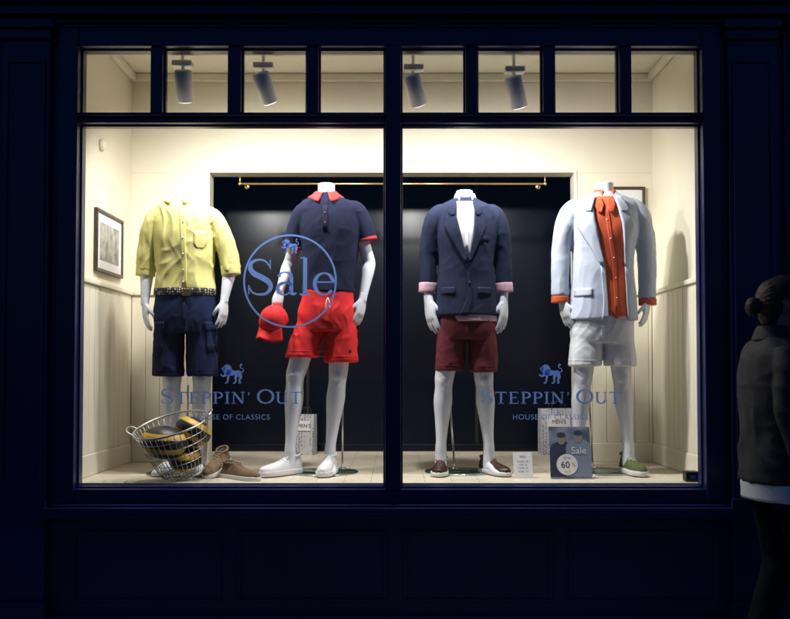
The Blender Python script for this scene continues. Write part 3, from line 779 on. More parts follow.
# ---------- mannequin : pale blazer
g = grp('mannequin', S(604, 473, y))
T = [(605, 193.5, 12, .056), (605, 197, 19, .068), (605, 201, 28, .082), (605, 207, 34, .100), (604, 219, 34.5, .116), (604, 234, 33.5, .124), (603, 260, 30, .115), (603, 292, 32, .120), (602, 320, 35, .130)]
body(g, y, (604.5, 183.5), .050, core([(a, b, c_ - 2, d - .004) for a, b, c_, d in T] + [(602, 340, 24, .09)]),
     [dict(sh=(576, 218), el=(560, 262, .03), wr=(562, 301, -.01), tip=(568, 329, -.03), n=(.75, .5, 0)), dict(sh=(633, 218), el=(648, 262, .03), wr=(647, 301, -.01), tip=(643, 327, -.03), n=(-.75, .5, 0))],
     [((587, 325), (583, 378), (578, 447, .01)), ((617, 325), (622, 378), (629, 447, .01))], M['white'], (-.1, .15))
o = garment(g, 'pale_blue_blazer', y, T, [[(583, 207, 0, 8), (573.5, 210.5, 0, 10), (566.5, 223, 0, 10.3), (561, 255, .02, 9.3), (560.5, 296, .01, 8.6)], [(626, 207, 0, 8), (635, 210.5, 0, 10), (642, 223, 0, 10.3), (647.5, 255, .02, 9.3), (648, 299, .01, 8.6)]], M['pale'], folds(.007, .009, 12, 5, 61, -.1))
bv = bvh_of(o); yf = y - .11
drape('coral_shirt_front', bv, [(596, 614, 195), (594, 618, 206), (593, 622, 220), (598, 624, 240), (604, 626, 268), (606, 627.5, 300), (607, 629, 319)], yf, M['orange'], g, .004, .004, nx=12)
drape('coral_placket', bv, [(604, 608, 206), (607.5, 611.5, 235), (612, 616, 262), (614.5, 618.5, 318)], yf, M['orange'], g, .0065, .002)
buttons(g, bv, [(606.5, 220), (609.7, 239), (613.5, 258), (615.4, 278), (616, 298)], yf, .0075, .004, M['card'], 'shirt_buttons')
drape('coral_collar_leaf', bv, [(596, 602, 197), (594.5, 604, 205), (598, 601, 213)], yf, M['orange'], g, .013, .005); drape('coral_collar_leaf', bv, [(608, 614, 197), (606.5, 616, 205), (610, 613, 213)], yf, M['orange'], g, .013, .005)
drape('lapel_west', bv, [(587, 595, 198), (581, 593.5, 210), (577, 595, 224), (580.5, 597, 231), (590, 600, 247), (600, 604, 266)], yf, M['palel'], g, .016, .011)
drape('lapel_east', bv, [(615, 623, 198), (618.5, 630, 210), (622, 635.5, 224), (623, 634, 231), (624.2, 631, 247), (625.5, 629, 266)], yf, M['palel'], g, .016, .011)
drape('lapel_notch_collar', bv, [(588.5, 596, 195), (582.5, 592, 208), (586, 591, 211)], yf, M['palel'], g, .022, .006); drape('lapel_notch_collar', bv, [(614, 621.5, 195), (619, 629.5, 208), (621, 627, 211)], yf, M['palel'], g, .022, .006)
drape('front_edge_west', bv, [(600, 604.5, 265), (603, 607, 300), (601, 607.5, 321)], yf, M['palel'], g, .012, .010)
drape('front_edge_east', bv, [(625.5, 629, 265), (627, 630.5, 300), (628.5, 632.5, 321)], yf, M['palel'], g, .012, .010)
drape('hip_pocket_flap', bv, [(576, 592, 288), (576, 592, 296)], yf, M['palel'], g, .006, .005)
collar(g, y, (605, 193.5), .053, .020, M['orange'], wide=False, gap=22, name='coral_collar')
for c in ((560.5, 299.5, .01), (648, 302, .01)): band(g, 'coral_cuff', y, c, px_r(8.6, y), px_r(9.6, y), .034, M['orange'], tilt=(0, 0, 1))
LG = [[(587, 328, 0, 14.8), (586, 346, 0, 15.8), (585, 366, 0, 16.2)], [(617, 328, 0, 14.8), (618.5, 346, 0, 15.6), (620, 366, 0, 16)]]
o = shorts(g, y, [(602, 312, 29, .108), (602, 322, 30.5, .112), (602, 334, 31.5, .113), (602, 343, 30, .105)], LG, M['shorts_w'], folds(.006, .009, 16, 6, 71, -.15))
hem_line(g, y, o, LG, M['shorts_w'])
bs = bvh_of(o)
drape('fly', bs, [(600, 603, 325), (600, 603, 338)], y - .08, M['shorts_w'], g, .003, .003)
a1 = S(578, 449, y); a2 = S(629, 449, y)
shoe(g, V3((a1.x, y + .02, 0)), rad(-12), M['green'], M['sole_w'], name='green_sneaker_a', lace=M['card']); shoe(g, V3((a2.x, y + .02, 0)), rad(8), M['green'], M['sole_w'], name='green_sneaker_b', lace=M['card'])
c = S(602, 468, y); base_plate(g, (c.x, y + .08), .19, [(V3((c.x - .02, y + .14, ZF + .008)), S(588, 372, y + .12))])

# ------------------------------------------------------------ basket with balls
bc = S(178, 476, .26); g = grp('wire_basket', bc)
X = Matrix.Translation(V3((bc.x + .03, .27, ZF + .036))) @ Euler((rad(16), rad(-12), 0)).to_matrix().to_4x4()
HB = .27
def rr_(h): return .11 + (.195 - .11) * (h / HB) ** .8
mb = MB()
for h in (0, .045, .09, .135, .18, .225): mb.ring([V3((rr_(h) * math.cos(a * math.pi / 24), rr_(h) * math.sin(a * math.pi / 24), h)) for a in range(48)], .0018, 5)
for k in range(38):
    a = 2 * math.pi * k / 38
    mb.tube([V3((rr_(h) * math.cos(a), rr_(h) * math.sin(a), h)) for h in (0, .06, .13, .2, HB)], .0017, 5)
for k in range(-5, 6):
    xx = k * .02; l = math.sqrt(max(0, .11 ** 2 - xx ** 2)); mb.tube([V3((xx, -l, 0)), V3((xx, l, 0))], .0018, 5, ref=(0, 0, 1))
mb.xf(X).obj('wire_mesh', M['wire'], g)
mb = MB().ring([V3((.196 * math.cos(a * math.pi / 24), .196 * math.sin(a * math.pi / 24), HB)) for a in range(48)], .0055, 8)
mb.ring([V3((.111 * math.cos(a * math.pi / 24), .111 * math.sin(a * math.pi / 24), 0)) for a in range(48)], .004, 8)
for sx in (-1, 1):
    mb.tube([V3((sx * .19, -.05, HB)), V3((sx * .215, -.045, HB + .02)), V3((sx * .225, 0, HB + .028)), V3((sx * .215, .045, HB + .02)), V3((sx * .19, .05, HB))], .005, 8, 4)
mb.xf(X).obj('rim_and_handles', M['wire'], g)
bmt = mat('ball_black_and_yellow', (.02, .02, .02), .4, bump=.2, bscale=200); nt = bmt.node_tree
tc = nt.nodes.new('ShaderNodeTexCoord'); wv = nt.nodes.new('ShaderNodeTexWave'); wv.bands_direction = 'Z'; wv.inputs['Scale'].default_value = 4.2; wv.inputs['Phase Offset'].default_value = 0.0
c2 = nt.nodes.new('ShaderNodeValToRGB'); c2.color_ramp.interpolation = 'CONSTANT'; c2.color_ramp.elements[0].color = (.018, .018, .02, 1); c2.color_ramp.elements[1].position = .70; c2.color_ramp.elements[1].color = (.70, .42, .03, 1)
nt.links.new(tc.outputs['Object'], wv.inputs['Vector']); nt.links.new(wv.outputs['Fac'], c2.inputs['Fac']); nt.links.new(c2.outputs[0], nt.nodes['Principled BSDF'].inputs['Base Color'])
for k, (p, r, rot) in enumerate(((V3((-.045, -.055, .20)), .105, (.05, .08, 0)), (V3((.095, .035, .20)), .085, (-.2, .5, 0)), (V3((0, .06, .09)), .085, (0, 0, 0)), (V3((.03, -.03, .075)), .075, (.3, 0, 0)))):
    q = X @ p
    o = MB().ell((0, 0, 0), (r * 1.15, r, r * .82), nu=36, nv=20).obj('rugby_ball', bmt, None)
    o.location = q; o.rotation_euler = rot; o.parent = g; o.matrix_parent_inverse = Matrix.Translation(g.location).inverted()
    if k == 0:
        s_ = "STEPPIN'OUT"
        for i_, ch in enumerate(s_):
            a = rad(-90 + (i_ - 5) * 12.5)
            pt = q + V3((r * 1.18 * math.cos(a), r * 1.04 * math.sin(a), .014))
            text('ball_lettering', ch, pt, .034, M['card'], g, rot=(rad(78), 0, a + math.pi / 2))

# brown shoes
g = grp('suede_shoes', S(228, 470, .3))
p = S(219, 470, .40); shoe(g, V3((p.x, .47, 0)), rad(-12), M['suede'], M['sole_w'], 'deck', M['suede'], empty=True, name='left_shoe', pitch=rad(14), lift=.05)
p = S(234, 470, .34); shoe(g, V3((p.x, .31, 0)), rad(48), M['suede'], M['sole_w'], 'deck', M['suede'], empty=True, name='right_shoe')

# shopping bags
bagm = mat('patterned_paper', (.8, .8, .8), .5); cells(bagm, (.06, .05, .10), (.50, .50, .53), 52, .28, (1, 1, 1.8))
def bag(px, w, h, yaw, y=1.66):
    p = S(px, 450, y); g = grp('shopping_bag', V3((p.x, y, ZF)))
    X = Matrix.Translation(V3((p.x, y, ZF + .001))) @ Matrix.Rotation(yaw, 4, 'Z')
    mb = MB(); d = .05
    for (z_, k) in ((0, 1), (h * .5, .96), (h, .8)):
        for (sx, sy) in ((-1, -1), (1, -1), (1, 1), (-1, 1)): mb.v.append(V3((sx * w / 2, sy * d * k, z_)))
    for l in range(2):
        for j in range(4): a = l * 4 + j; b = l * 4 + (j + 1) % 4; mb.f.append((a, b, b + 4, a + 4))
    mb.f.append((3, 2, 1, 0))
    o = mb.xf(X).obj('paper_body', bagm, g, smooth=False); s = o.modifiers.new('s', 'SOLIDIFY'); s.thickness = .0015
    hb = MB()
    for sy in (-.04, .04): hb.tube([V3((-w * .2, sy, h - .01)), V3((-w * .17, sy, h + .03)), V3((0, sy, h + .05)), V3((w * .17, sy, h + .03)), V3((w * .2, sy, h - .01))], .002, 6, 4)
    hb.xf(X).obj('handles', M['ink'], g)
    lb = MB().box(-w * .33, w * .33, -d - .003, -d - .001, h * .60, h * .85); lb.xf(X).obj('label', M['card'], g, smooth=False)
    text('label_text', "MEN'S", X @ V3((0, -d - .005, h * .68)), .036, M['burg'], g, rot=(math.pi / 2, 0, yaw))
bag(557, .24, .31, rad(6)); bag(306, .13, .27, rad(-10))

def flat_card(name, px0, px1, py0, py1, y, m, lean=rad(-8)):
    a = S(px0, py1, y); b = S(px1, py0, y); w = b.x - a.x; h = b.z - a.z
    g = grp(name, V3(((a.x + b.x) / 2, y, ZF)))
    X = Matrix.Translation(V3(((a.x + b.x) / 2, y, ZF + .001))) @ Matrix.Rotation(lean, 4, 'X')
    MB().box(-w / 2, w / 2, 0, .004, 0, h).xf(X).obj('card_face', m, g, smooth=False, bevel=.001)
    MB().box(-w * .2, w * .2, .0, .003, 0, h * .55).xf(X @ Matrix.Translation(V3((0, .006, 0))) @ Matrix.Rotation(rad(-22), 4, 'X')).obj('easel_back', M['card'], g, smooth=False)
    return g, X, w, h, lean
g, X, w, h, ln = flat_card('price_card', 514, 533, 455, 481, .30, M['card'], rad(-16))
def tx(name, s, x_, z_, size, m, sx=1, k=1): return text(name, s, X @ V3((x_, -.0015 * k, z_)), size, m, g, rot=(math.pi / 2 + ln, 0, 0), sx=sx)
tx('price_heading', 'SALE', 0, h * .8, .016, M['ink'])
for q, s_ in enumerate(('BLAZER  199', 'SHIRT  69', 'SHORTS  59', 'SHOES  119')): tx('price_line', s_, 0, h * (.62 - q * .13), .0105, M['ink'])
pm_ = mat('poster_photo_print', (.2, .24, .34), .45); nt = pm_.node_tree
tc = nt.nodes.new('ShaderNodeTexCoord'); n = nt.nodes.new('ShaderNodeTexNoise'); n.inputs['Scale'].default_value = 12; n.inputs['Detail'].default_value = 2
c2 = nt.nodes.new('ShaderNodeValToRGB'); c2.color_ramp.elements[0].position = .35; c2.color_ramp.elements[0].color = (.08, .10, .15, 1); c2.color_ramp.elements[1].position = .65; c2.color_ramp.elements[1].color = (.24, .27, .36, 1)
nt.links.new(tc.outputs['Object'], n.inputs['Vector']); nt.links.new(n.outputs['Fac'], c2.inputs['Fac']); nt.links.new(c2.outputs[0], nt.nodes['Principled BSDF'].inputs['Base Color'])
g, X, w, h, ln = flat_card('sale_poster', 551, 592, 429, 482, .26, pm_, rad(-14))
def flat(name, polys, m, lay):
    mb = MB()
    for k, P in enumerate(polys):
        b0 = len(mb.v); mb.v += [V3((p[0], -.0006 * lay - .00005 * k, p[1])) for p in P]; mb.f.append(tuple(range(b0, b0 + len(P))))
    mb.xf(X).obj(name, m, g, smooth=False)
def circ(cx, cz, rx, rz, n=32): return [(cx + rx * math.cos(a * 2 * math.pi / n), cz + rz * math.sin(a * 2 * math.pi / n)) for a in range(n)]
pd = mat('poster_dark_clothes', (.035, .042, .075), .5); pf = mat('poster_faces', (.24, .215, .225), .5); pg = mat('poster_light_clothes', (.22, .25, .34), .5)
bodies = []; faces = []
PP = ((-.045, .76, 1.5), (.045, .80, 1.6))
for (cx, cz, s_) in PP:
    sh_ = []
    for k in range(13):
        a = math.pi * k / 12; sh_.append((cx - .042 * s_ * math.cos(a), h * (cz - .24) + .036 * s_ * math.sin(a) ** .8))
    bodies.append([(cx - .044 * s_, h * .04)] + sh_ + [(cx + .040 * s_, h * .04)])
    faces.append(circ(cx, h * cz, .015 * s_, .021 * s_))
flat('printed_figure', bodies[:1], pd, 1); flat('printed_figure_light', bodies[1:], pg, 2); flat('printed_faces', faces, pf, 3)
flat('printed_hair', [circ(cx, h * cz + .022, .023, .014) for cx, cz, s_ in PP], pd, 4)
flat('sticker', [circ(-.02, h * .27, .056, .056, 40)], M['card'], 5)
tx('sticker_upto', 'UP TO', -.02, h * .38, .014, M['ink'], k=2.6); tx('sticker_60', '60', -.03, h * .21, .048, M['ink'], k=2.6); tx('sticker_pct', '%', .014, h * .23, .032, M['gold'], k=2.6); tx('sticker_off', 'OFF', -.02, h * .11, .018, M['gold'], k=2.6)
tx('poster_sale', 'Sale', .045, h * .48, .052, M['card'], k=2.6)
p = S(691, 482, .16); g = grp('alarm_sensor', V3((p.x, .16, ZF)))
MB().box(p.x - .035, p.x + .035, .13, .19, ZF + .0005, ZF + .055).obj('case', M['blackw'], g, smooth=False, bevel=.008)
MB().box(p.x - .012, p.x + .012, .128, .1295, ZF + .02, ZF + .035).obj('indicator', mat('blue_indicator', (.02, .1, .6), .4), g, smooth=False)

# ------------------------------------------------------------ window lettering
YV = .046
class Rib:
    def __init__(s): s.mb = MB(); s.k = 0
    def stroke(s, pts, ws):
        s.k += 1; P = [Vector((p[0], p[1])) for p in pts]; b = len(s.mb.v); yy = YV - .00006 * (s.k % 24)
        for i, p in enumerate(P):
            t = (P[min(i + 1, len(P) - 1)] - P[max(i - 1, 0)]).normalized(); nrm = Vector((-t.y, t.x))
            w = ws[i] if isinstance(ws, (list, tuple)) else ws
            for sg in (1, -1): q = p + nrm * (w / 2 * sg); s.mb.v.append(V3((q.x, yy, q.y)))
        for i in range(len(P) - 1): a = b + 2 * i; s.mb.f.append((a, a + 1, a + 3, a + 2))
    def poly(s, pts):
        s.k += 1; b = len(s.mb.v); yy = YV - .00006 * (s.k % 24)
        s.mb.v += [V3((p[0], yy, p[1])) for p in pts]; s.mb.f.append(tuple(range(b, b + len(pts))))
def smooth_path(pts, ws, k=5):
    o = []; w = []
    n = len(pts)
    for i in range(n - 1):
        A = [pts[max(0, i - 1)], pts[i], pts[i + 1], pts[min(n - 1, i + 2)]]; W = [ws[max(0, i - 1)], ws[i], ws[i + 1], ws[min(n - 1, i + 2)]]
        for j in range(k):
            t = j / k; o.append((cr(A[0][0], A[1][0], A[2][0], A[3][0], t), cr(A[0][1], A[1][1], A[2][1], A[3][1], t))); w.append(cr(*W, t))
    o.append(pts[-1]); w.append(ws[-1]); return o, w
TH_, TK = .07, .15
def arc(cx, cy, rx, ry, a0, a1, n=20, thin=TH_, thick=TK):
    p = []; w = []
    for i in range(n + 1):
        a = rad(a0 + (a1 - a0) * i / n); p.append((cx + rx * math.cos(a), cy + ry * math.sin(a))); w.append(thin + (thick - thin) * abs(math.cos(a)) ** 1.5)
    return p, w
def ser(x, y, w=.17): return ([(x - w, y), (x + w, y)], .05)
def glyph(ch):
    if ch == 'S':
        p, w = smooth_path([(.58, .78), (.47, .94), (.31, .985), (.14, .91), (.10, .75), (.19, .60), (.36, .50), (.53, .38), (.60, .23), (.51, .06), (.33, .015), (.16, .07), (.07, .24)], [.03, .045, .055, .09, .12, .14, .145, .14, .115, .08, .055, .045, .03])
        return [(p, w), ([(.585, .72), (.585, .98)], .03), ([(.065, .02), (.065, .28)], .03)], .68
    if ch == 'T': return [([(.02, .975), (.72, .975)], TH_), ([(.37, 0), (.37, .96)], TK), ser(.37, .018), ([(.035, .8), (.035, .99)], .035), ([(.705, .8), (.705, .99)], .035)], .74
    if ch == 'E': return [([(.18, .03), (.18, .97)], TK), ([(.04, .98), (.6, .98)], .06), ([(.04, .02), (.62, .02)], .06), ([(.2, .52), (.5, .52)], .06), ([(.585, .8), (.585, .99)], .035), ([(.61, .01), (.61, .22)], .035), ([(.49, .42), (.49, .62)], .035)], .68
    if ch == 'P':
        p, w = arc(.30, .73, .27, .245, 90, -90)
        return [([(.18, .03), (.18, .97)], TK), ser(.18, .018, .15), ([(.04, .98), (.31, .98)], .06), ([(.2, .485), (.31, .485)], .06), (p, w)], .64
    if ch == 'I': return [([(.18, .03), (.18, .97)], TK), ser(.18, .018, .15), ser(.18, .982, .15)], .36
    if ch == 'N': return [([(.14, .03), (.14, .97)], .07), ser(.14, .018, .12), ser(.12, .982, .1), ([(.15, .97), (.68, .03)], TK), ([(.69, .0), (.69, .97)], .07), ser(.69, .982, .12)], .84
    if ch == "'": return [([(.12, .68), (.15, .8), (.15, .98)], [.03, .07, .1])], .28
    if ch == 'O':
        p, w = arc(.43, .5, .37, .475, 0, 360, 48); return [(p, w)], .86
    if ch == 'U':
        p, w = arc(.39, .32, .24, .295, 180, 360); return [([(.15, .32), (.15, .97)], TK), (p, w), ([(.63, .32), (.63, .97)], .07), ser(.15, .982, .14), ser(.63, .982, .12)], .78
    if ch == 'a':
        p, w = smooth_path([(.08, .5), (.13, .60), (.24, .635), (.35, .59), (.385, .47), (.385, .12), (.43, .03), (.52, .05)], [.10, .06, .04, .08, .1, .1, .08, .03])
        q, x = arc(.235, .18, .175, .18, 30, 270, 20, .04, .1)
        return [(p, w), (q, x), ([(.36, .36), (.22, .33), (.12, .28)], [.03, .04, .06]), ([(.235, .0), (.33, .05), (.38, .13)], .04)], .54
    if ch == 'l': return [([(.15, .03), (.15, 1.04)], .105), ser(.15, .018, .13), ([(.03, 1.03), (.15, 1.05)], .035)], .31
    if ch == 'e':
        p, w = arc(.27, .31, .225, .30, 5, 325, 32, .04, .105); return [(p, w), ([(.07, .36), (.49, .36)], .035)], .53
    if ch == ' ': return [], .22
    return [], .4
def lettering(rib, s, px0, px1, base_py, cap_px, small=1.0, big=(0,), track=.06):
    wd = 0; lay = []
    for i, ch in enumerate(s):
        st, adv = glyph(ch); k = 1.0 if i in big else small
        lay.append((st, wd, k)); wd += (adv + track) * k
    A = S(px0, base_py, YV); B = S(px1, base_py, YV); H = cap_px * .00505
    kx = (B.x - A.x) / wd
    for st, off, k in lay:
        for pts, ws in st:
            P = [(A.x + (off + p[0] * k) * kx, A.z + p[1] * k * H) for p in pts]
            f = (kx + H) / 2 * k
            rib.stroke(P, [q * f for q in ws] if isinstance(ws, (list, tuple)) else ws * f)
def lion(rib, cx, cy, sc2=1.0):
    A = S(cx, cy, YV); u = .00505 * sc2
    def T(pts): return [(A.x + (p[0] - 12) * u, A.z + (p[1] - 10) * u) for p in pts]
    def st(pts, ws): p, w = smooth_path(pts, ws); rib.stroke(T(p), [max(.2, q) * u for q in w])
    st([(6.5, 11.2), (10, 10.8), (15, 10.6), (19, 10.6), (20.6, 10)], [5, 6, 4.4, 5, 2])
    mane = []
    for k in range(44):
        a = 2 * math.pi * k / 44; r = 4.5 + .55 * math.cos(a * 11); mane.append((7.2 + r * math.cos(a), 14.2 + r * 1.05 * math.sin(a)))
    rib.poly(T(mane))
    rib.poly(T([(1.2, 14.6), (2.2, 16.2), (4.6, 17.2), (5.4, 13.4), (3.4, 11.9), (2.2, 12.4), (2.6, 13.4)]))
    st([(8.6, 10.5), (8.2, 6), (7.6, 2.2), (6.8, .8), (5, .5)], [3.6, 2.2, 1.6, 1.7, 1.0])
    st([(6.8, 10), (4.4, 7.6), (2.2, 7.8), (.8, 9.2)], [3.2, 2.0, 1.6, 1.4])
    st([(19, 10), (20.6, 6), (19.2, 3.4), (20.4, 1), (18.4, .5)], [5, 3, 1.7, 1.7, 1.0])
    st([(17, 9.6), (15.6, 5.6), (15.9, 2.8), (14.8, .8), (13, .5)], [3.6, 2.4, 1.6, 1.6, 1.0])
    st([(20.4, 11), (23, 12), (23.2, 14.6), (20.8, 15.6), (20.2, 17.6), (21.8, 19.4)], [1.1, .9, .8, .8, 1.2, 2.4])
for cx, x0, x1 in ((232, 160, 303), (550.5, 480, 622)):
    r = Rib(); c = S(cx, 400, YV); g = grp('shop_name_decal', c)
    lettering(r, "STEPPIN' OUT", x0, x1, 403.5, 14, small=.82, big=(0, 9), track=.07)
    lion(r, cx, 373.5)
    r.mb.obj('lettering', M['vinyl'], g, smooth=False, recalc=False)
    text('tagline', 'HOUSE OF CLASSICS', S(cx, 419.5, YV), .0375, M['vinyl'], g, space=1.12, sx=1.0)
r = Rib(); c = S(290, 281, YV); g = grp('sale_decal', c)
lettering(r, 'Sale', 246, 336, 295, 36, big=(0, 1, 2, 3), track=.03)
R_ = 46 * .00505
r.stroke([(c.x + R_ * math.cos(a * math.pi / 48), c.z + R_ * math.sin(a * math.pi / 48)) for a in range(97)], .0095)
lion(r, 290, 246, .75)
r.mb.obj('sale_lettering', M['vinyl'], g, smooth=False, recalc=False)

# ------------------------------------------------------------ pedestrian
PX, PY = 1.725, -.5
g = grp('pedestrian', (PX, PY, 0))
hc = V3((PX + .01, PY, 1.635))
mb = MB()
mb.ell(hc + V3((-.012, 0, .025)), (.098, .076, .092)); mb.ell(hc + V3((.03, 0, -.045)), (.066, .056, .068))
mb.loft([(hc + V3((.062, 0, -.095)), .02, .016), (hc + V3((.075, 0, -.085)), .016, .018), (hc + V3((.07, 0, -.07)), .02, .02)], 16, 3, horiz=True)
mb.loft([(hc + V3((.088, 0, .018)), .010, .009), (hc + V3((.100, 0, -.006)), .013, .012), (hc + V3((.104, 0, -.022)), .015, .015), (hc + V3((.09, 0, -.032)), .012, .014)], 14, 3, horiz=True)
mb.ell(hc + V3((.085, 0, -.055)), (.012, .022, .008)); mb.ell(hc + V3((.083, 0, -.066)), (.011, .02, .007))
for sy in (-1, 1):
    mb.ell(hc + V3((.0, sy * .078, -.005)), (.018, .010, .030), rot=(0, .2, sy * .3)); mb.ell(hc + V3((.072, sy * .033, .03)), (.02, .022, .008))
mb.loft([(hc + V3((-.025, 0, -.05)), .052, .050), (hc + V3((-.035, 0, -.12)), .050, .052), (hc + V3((-.05, 0, -.19)), .062, .075)], 24, 4, horiz=True)
mb.obj('head', M['skin'], g, remesh=.004, relax=3)
e = MB()
for sy in (-1, 1): e.ell(hc + V3((.078, sy * .030, .010)), (.010, .012, .008), nu=14, nv=8)
e.obj('eyes', M['card'], g)
e = MB()
for sy in (-1, 1): e.ell(hc + V3((.0855, sy * .031, .010)), (.004, .005, .005), nu=12, nv=8); e.tube([hc + V3((.085, sy * .015, .03)), hc + V3((.088, sy * .03, .034)), hc + V3((.072, sy * .05, .03))], .004, 6, 3)
e.obj('irises_and_brows', M['hair'], g)
MB().ell(hc + V3((.0945, 0, -.0605)), (.005, .018, .0035)).obj('mouth', M['lips'], g)
def strand(v):
    a = math.atan2(v.y - PY, v.z - hc.z); return .003 * noise.noise(V3((a * 9, v.x * 6, 0))) + .0015 * noise.noise(V3((a * 30, v.x * 10, 2)))
mb = MB().ell(hc + V3((-.062, 0, .022)), (.064, .080, .094)).ell(hc + V3((-.072, 0, -.035)), (.042, .062, .060)).ell(hc + V3((-.01, 0, .055)), (.095, .080, .06))
bun = hc + V3((-.145, -.01, -.005))
mb.ell(bun, (.034, .036, .042)); mb.ell(bun + V3((.03, 0, .0)), (.03, .025, .025))
mb.obj('hair', M['hair'], g, remesh=.005, relax=2, disp=strand)
mb = MB()
for k in range(26):
    a = random.uniform(0, 6.28); b = random.uniform(-1, 1)
    p0 = bun + V3((.02 * math.cos(a), .03 * b, .03 * math.sin(a))); d = V3((random.uniform(-.03, 0), random.uniform(-.02, .01), random.uniform(-.035, .02)))
    mb.tube([p0, p0 + d * .6 + V3((0, 0, .006)), p0 + d], [.0012, .001, .0005], 5, 3)
for k in range(16):
    p0 = hc + V3((random.uniform(-.09, -.05), -.06 + random.uniform(0, .02), random.uniform(-.09, -.06))); mb.tube([p0, p0 + V3((-.01, -.003, -.03)), p0 + V3((random.uniform(-.02, .01), -.004, -.06))], [.0013, .001, .0005], 5, 3)
mb.obj('loose_strands', M['hair'], g)
mb = MB().ell((0, 0, 0), (.113, .094, .105), nu=36, nv=14, zmin=0.0)
Xc = Matrix.Translation(hc + V3((-.006, 0, .030))) @ Euler((0, rad(-8), 0)).to_matrix().to_4x4()
mb.ring([V3((.114 * math.cos(a * math.pi / 20), .095 * math.sin(a * math.pi / 20), .004)) for a in range(40)], .004, 6)
mb.ell((0, 0, .106), (.008, .008, .004))
mb.xf(Xc).obj('cap_crown', M['capm'], g)
br = MB(); n = 18
for r_ in range(6):
    for j in range(n + 1):
        a = rad(-60 + 120 * j / n); br.v.append(V3((.112 * math.cos(a) + .015 * r_ * math.cos(a) ** .7, .092 * math.sin(a), .003 - .003 * r_ - .02 * (math.sin(a) ** 2) * r_ / 5)))
for r_ in range(5):
    for j in range(n): a = r_ * (n + 1) + j; br.f.append((a, a + 1, a + n + 2, a + n + 1))
o = br.xf(Xc).obj('cap_brim', M['capm'], g); s = o.modifiers.new('s', 'SOLIDIFY'); s.thickness = .004
def PV(x_, y_, z_): return V3((PX + x_, PY + y_, z_))
mb = MB()
mb.loft([(PV(-.045, 0, 1.50), .06, .07), (PV(-.05, 0, 1.47), .085, .13), (PV(-.05, 0, 1.43), .105, .19), (PV(-.045, 0, 1.36), .125, .205), (PV(-.035, 0, 1.25), .14, .195), (PV(-.03, 0, 1.10), .145, .185), (PV(-.03, 0, .97), .15, .19), (PV(-.03, 0, .855), .155, .20)], 48, 4, horiz=True, e=2.3)
mb.loft([(PV(-.045, -.165, 1.43), .062, .06), (PV(-.06, -.205, 1.33), .066, .06), (PV(-.075, -.225, 1.17), .058, .055), (PV(-.03, -.23, 1.02), .052, .048), (PV(.03, -.225, .90), .044, .040)], 30, 5)
mb.loft([(PV(-.045, .165, 1.43), .062, .06), (PV(-.05, .205, 1.33), .066, .06), (PV(-.04, .225, 1.17), .058, .055), (PV(.04, .23, 1.04), .052, .048), (PV(.15, .22, .96), .044, .040)], 30, 5)
mb.obj('jacket', M['jacket'], g, remesh=.007, relax=3, disp=folds(.014, .018, 9, 7, 5, .3))
MB().loft([(PV(-.045, 0, 1.545), .064, .066), (PV(-.05, 0, 1.52), .072, .078), (PV(-.052, 0, 1.48), .082, .10)], 36, 4, horiz=True).obj('jacket_collar', M['jacket'], g)
MB().loft([(PV(-.03, 0, .90), .148, .188), (PV(-.03, 0, .85), .150, .192), (PV(-.03, 0, .785), .152, .194)], 44, 4, horiz=True).obj('white_shirt_hem', M['shirt_w'], g, disp=folds(.014, .010, 14, 4, 8))
mb = MB()
mb.loft([(PV(-.03, 0, .93), .13, .165), (PV(-.03, 0, .82), .135, .175)], 36, 4, horiz=True)
mb.loft([(PV(-.02, -.09, .86), .105, .085), (PV(.06, -.09, .60), .082, .075), (PV(.10, -.09, .48), .066, .062), (PV(.12, -.09, .30), .062, .058), (PV(.13, -.09, .09), .05, .05)], 28, 4)
mb.loft([(PV(-.02, .09, .86), .105, .085), (PV(.0, .09, .60), .082, .075), (PV(-.0, .09, .48), .066, .062), (PV(-.05, .09, .30), .062, .058), (PV(-.10, .09, .14), .05, .05)], 28, 4)
mb.obj('trousers', M['trous'], g, remesh=.008, relax=3, disp=folds(.010, .012, 12, 6, 15))
mb = MB()
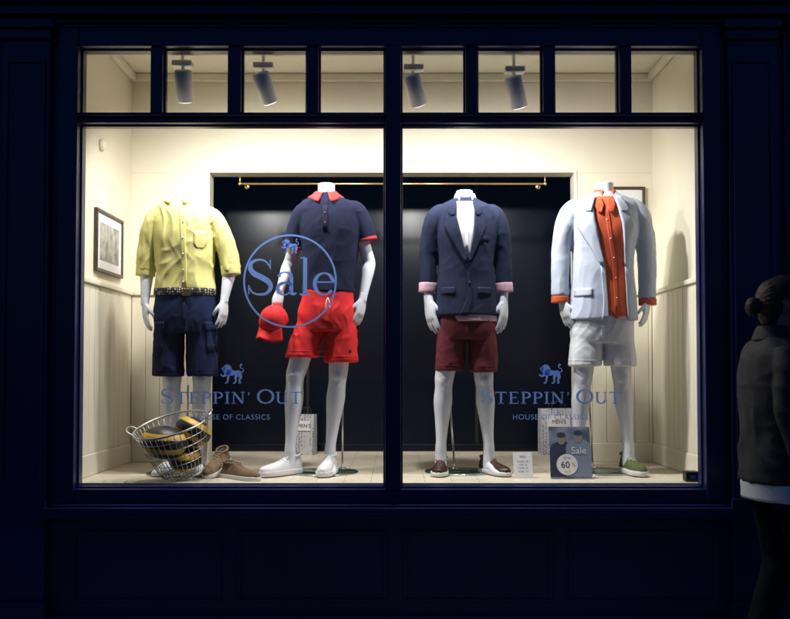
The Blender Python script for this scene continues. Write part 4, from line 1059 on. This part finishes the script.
hand(mb, PV(.045, -.225, .875), (.25, .05, -1), (-1, 0, 0), (0, 1, 0), .9, 1.0); hand(mb, PV(.17, .22, .945), (.8, 0, -.6), (-.5, 0, -.5), (0, -1, 0), .9, 1.0)
mb.obj('hands', M['skin'], g, remesh=.0035, relax=1)
def pshoe(x_, y_, zz, pitch, nm):
    mb = MB(); mb.loft([(V3((-.085, 0, .045)), .025, .035), (V3((-.06, 0, .05)), .036, .048), (V3((0, 0, .05)), .04, .045), (V3((.08, 0, .035)), .045, .032), (V3((.15, 0, .028)), .04, .024), (V3((.18, 0, .024)), .02, .016)], 24, 4, ref=(0, 0, 1))
    mb.box(-.088, .17, -.036, .036, 0, .018)
    mb.xf(Matrix.Translation(V3((PX + x_, PY + y_, zz))) @ Euler((0, pitch, 0)).to_matrix().to_4x4()).obj(nm, M['blackw'], g, remesh=.005, relax=2)
pshoe(.14, -.09, .002, 0, 'shoe_front'); pshoe(-.09, .09, .06, rad(30), 'shoe_back')

# ------------------------------------------------------------ light
W = bpy.data.worlds.new('World'); sc.world = W; W.use_nodes = True
nt = W.node_tree; bg = nt.nodes['Background']
sky = nt.nodes.new('ShaderNodeTexSky'); sky.sky_type = 'NISHITA'; sky.sun_disc = False
sky.sun_elevation = rad(1.0); sky.sun_rotation = rad(20); sky.ozone_density = 5; sky.air_density = 1.0; sky.dust_density = .2
nt.links.new(sky.outputs[0], bg.inputs[0]); bg.inputs[1].default_value = .15
sl = bpy.data.lights.new('sun', 'SUN'); sl.energy = .004; sl.angle = rad(10); sl.color = (1, .8, .6)
so = bpy.data.objects.new('sun', sl); sc.collection.objects.link(so)
so.rotation_euler = (rad(-89), 0, rad(-20))

cam = bpy.data.cameras.new('camera'); co = bpy.data.objects.new('camera', cam); sc.collection.objects.link(co)
co.location = (0, CAMY, CAMZ); co.rotation_euler = (rad(90) + TH, 0, 0)
cam.sensor_width = 36; cam.lens = 36 * 900 / 790; cam.shift_y = 32 / 790; cam.clip_end = 1000; cam.clip_start = .05
sc.camera = co
sc.view_settings.view_transform = 'Standard'; sc.view_settings.look = 'None'; sc.view_settings.exposure = 0
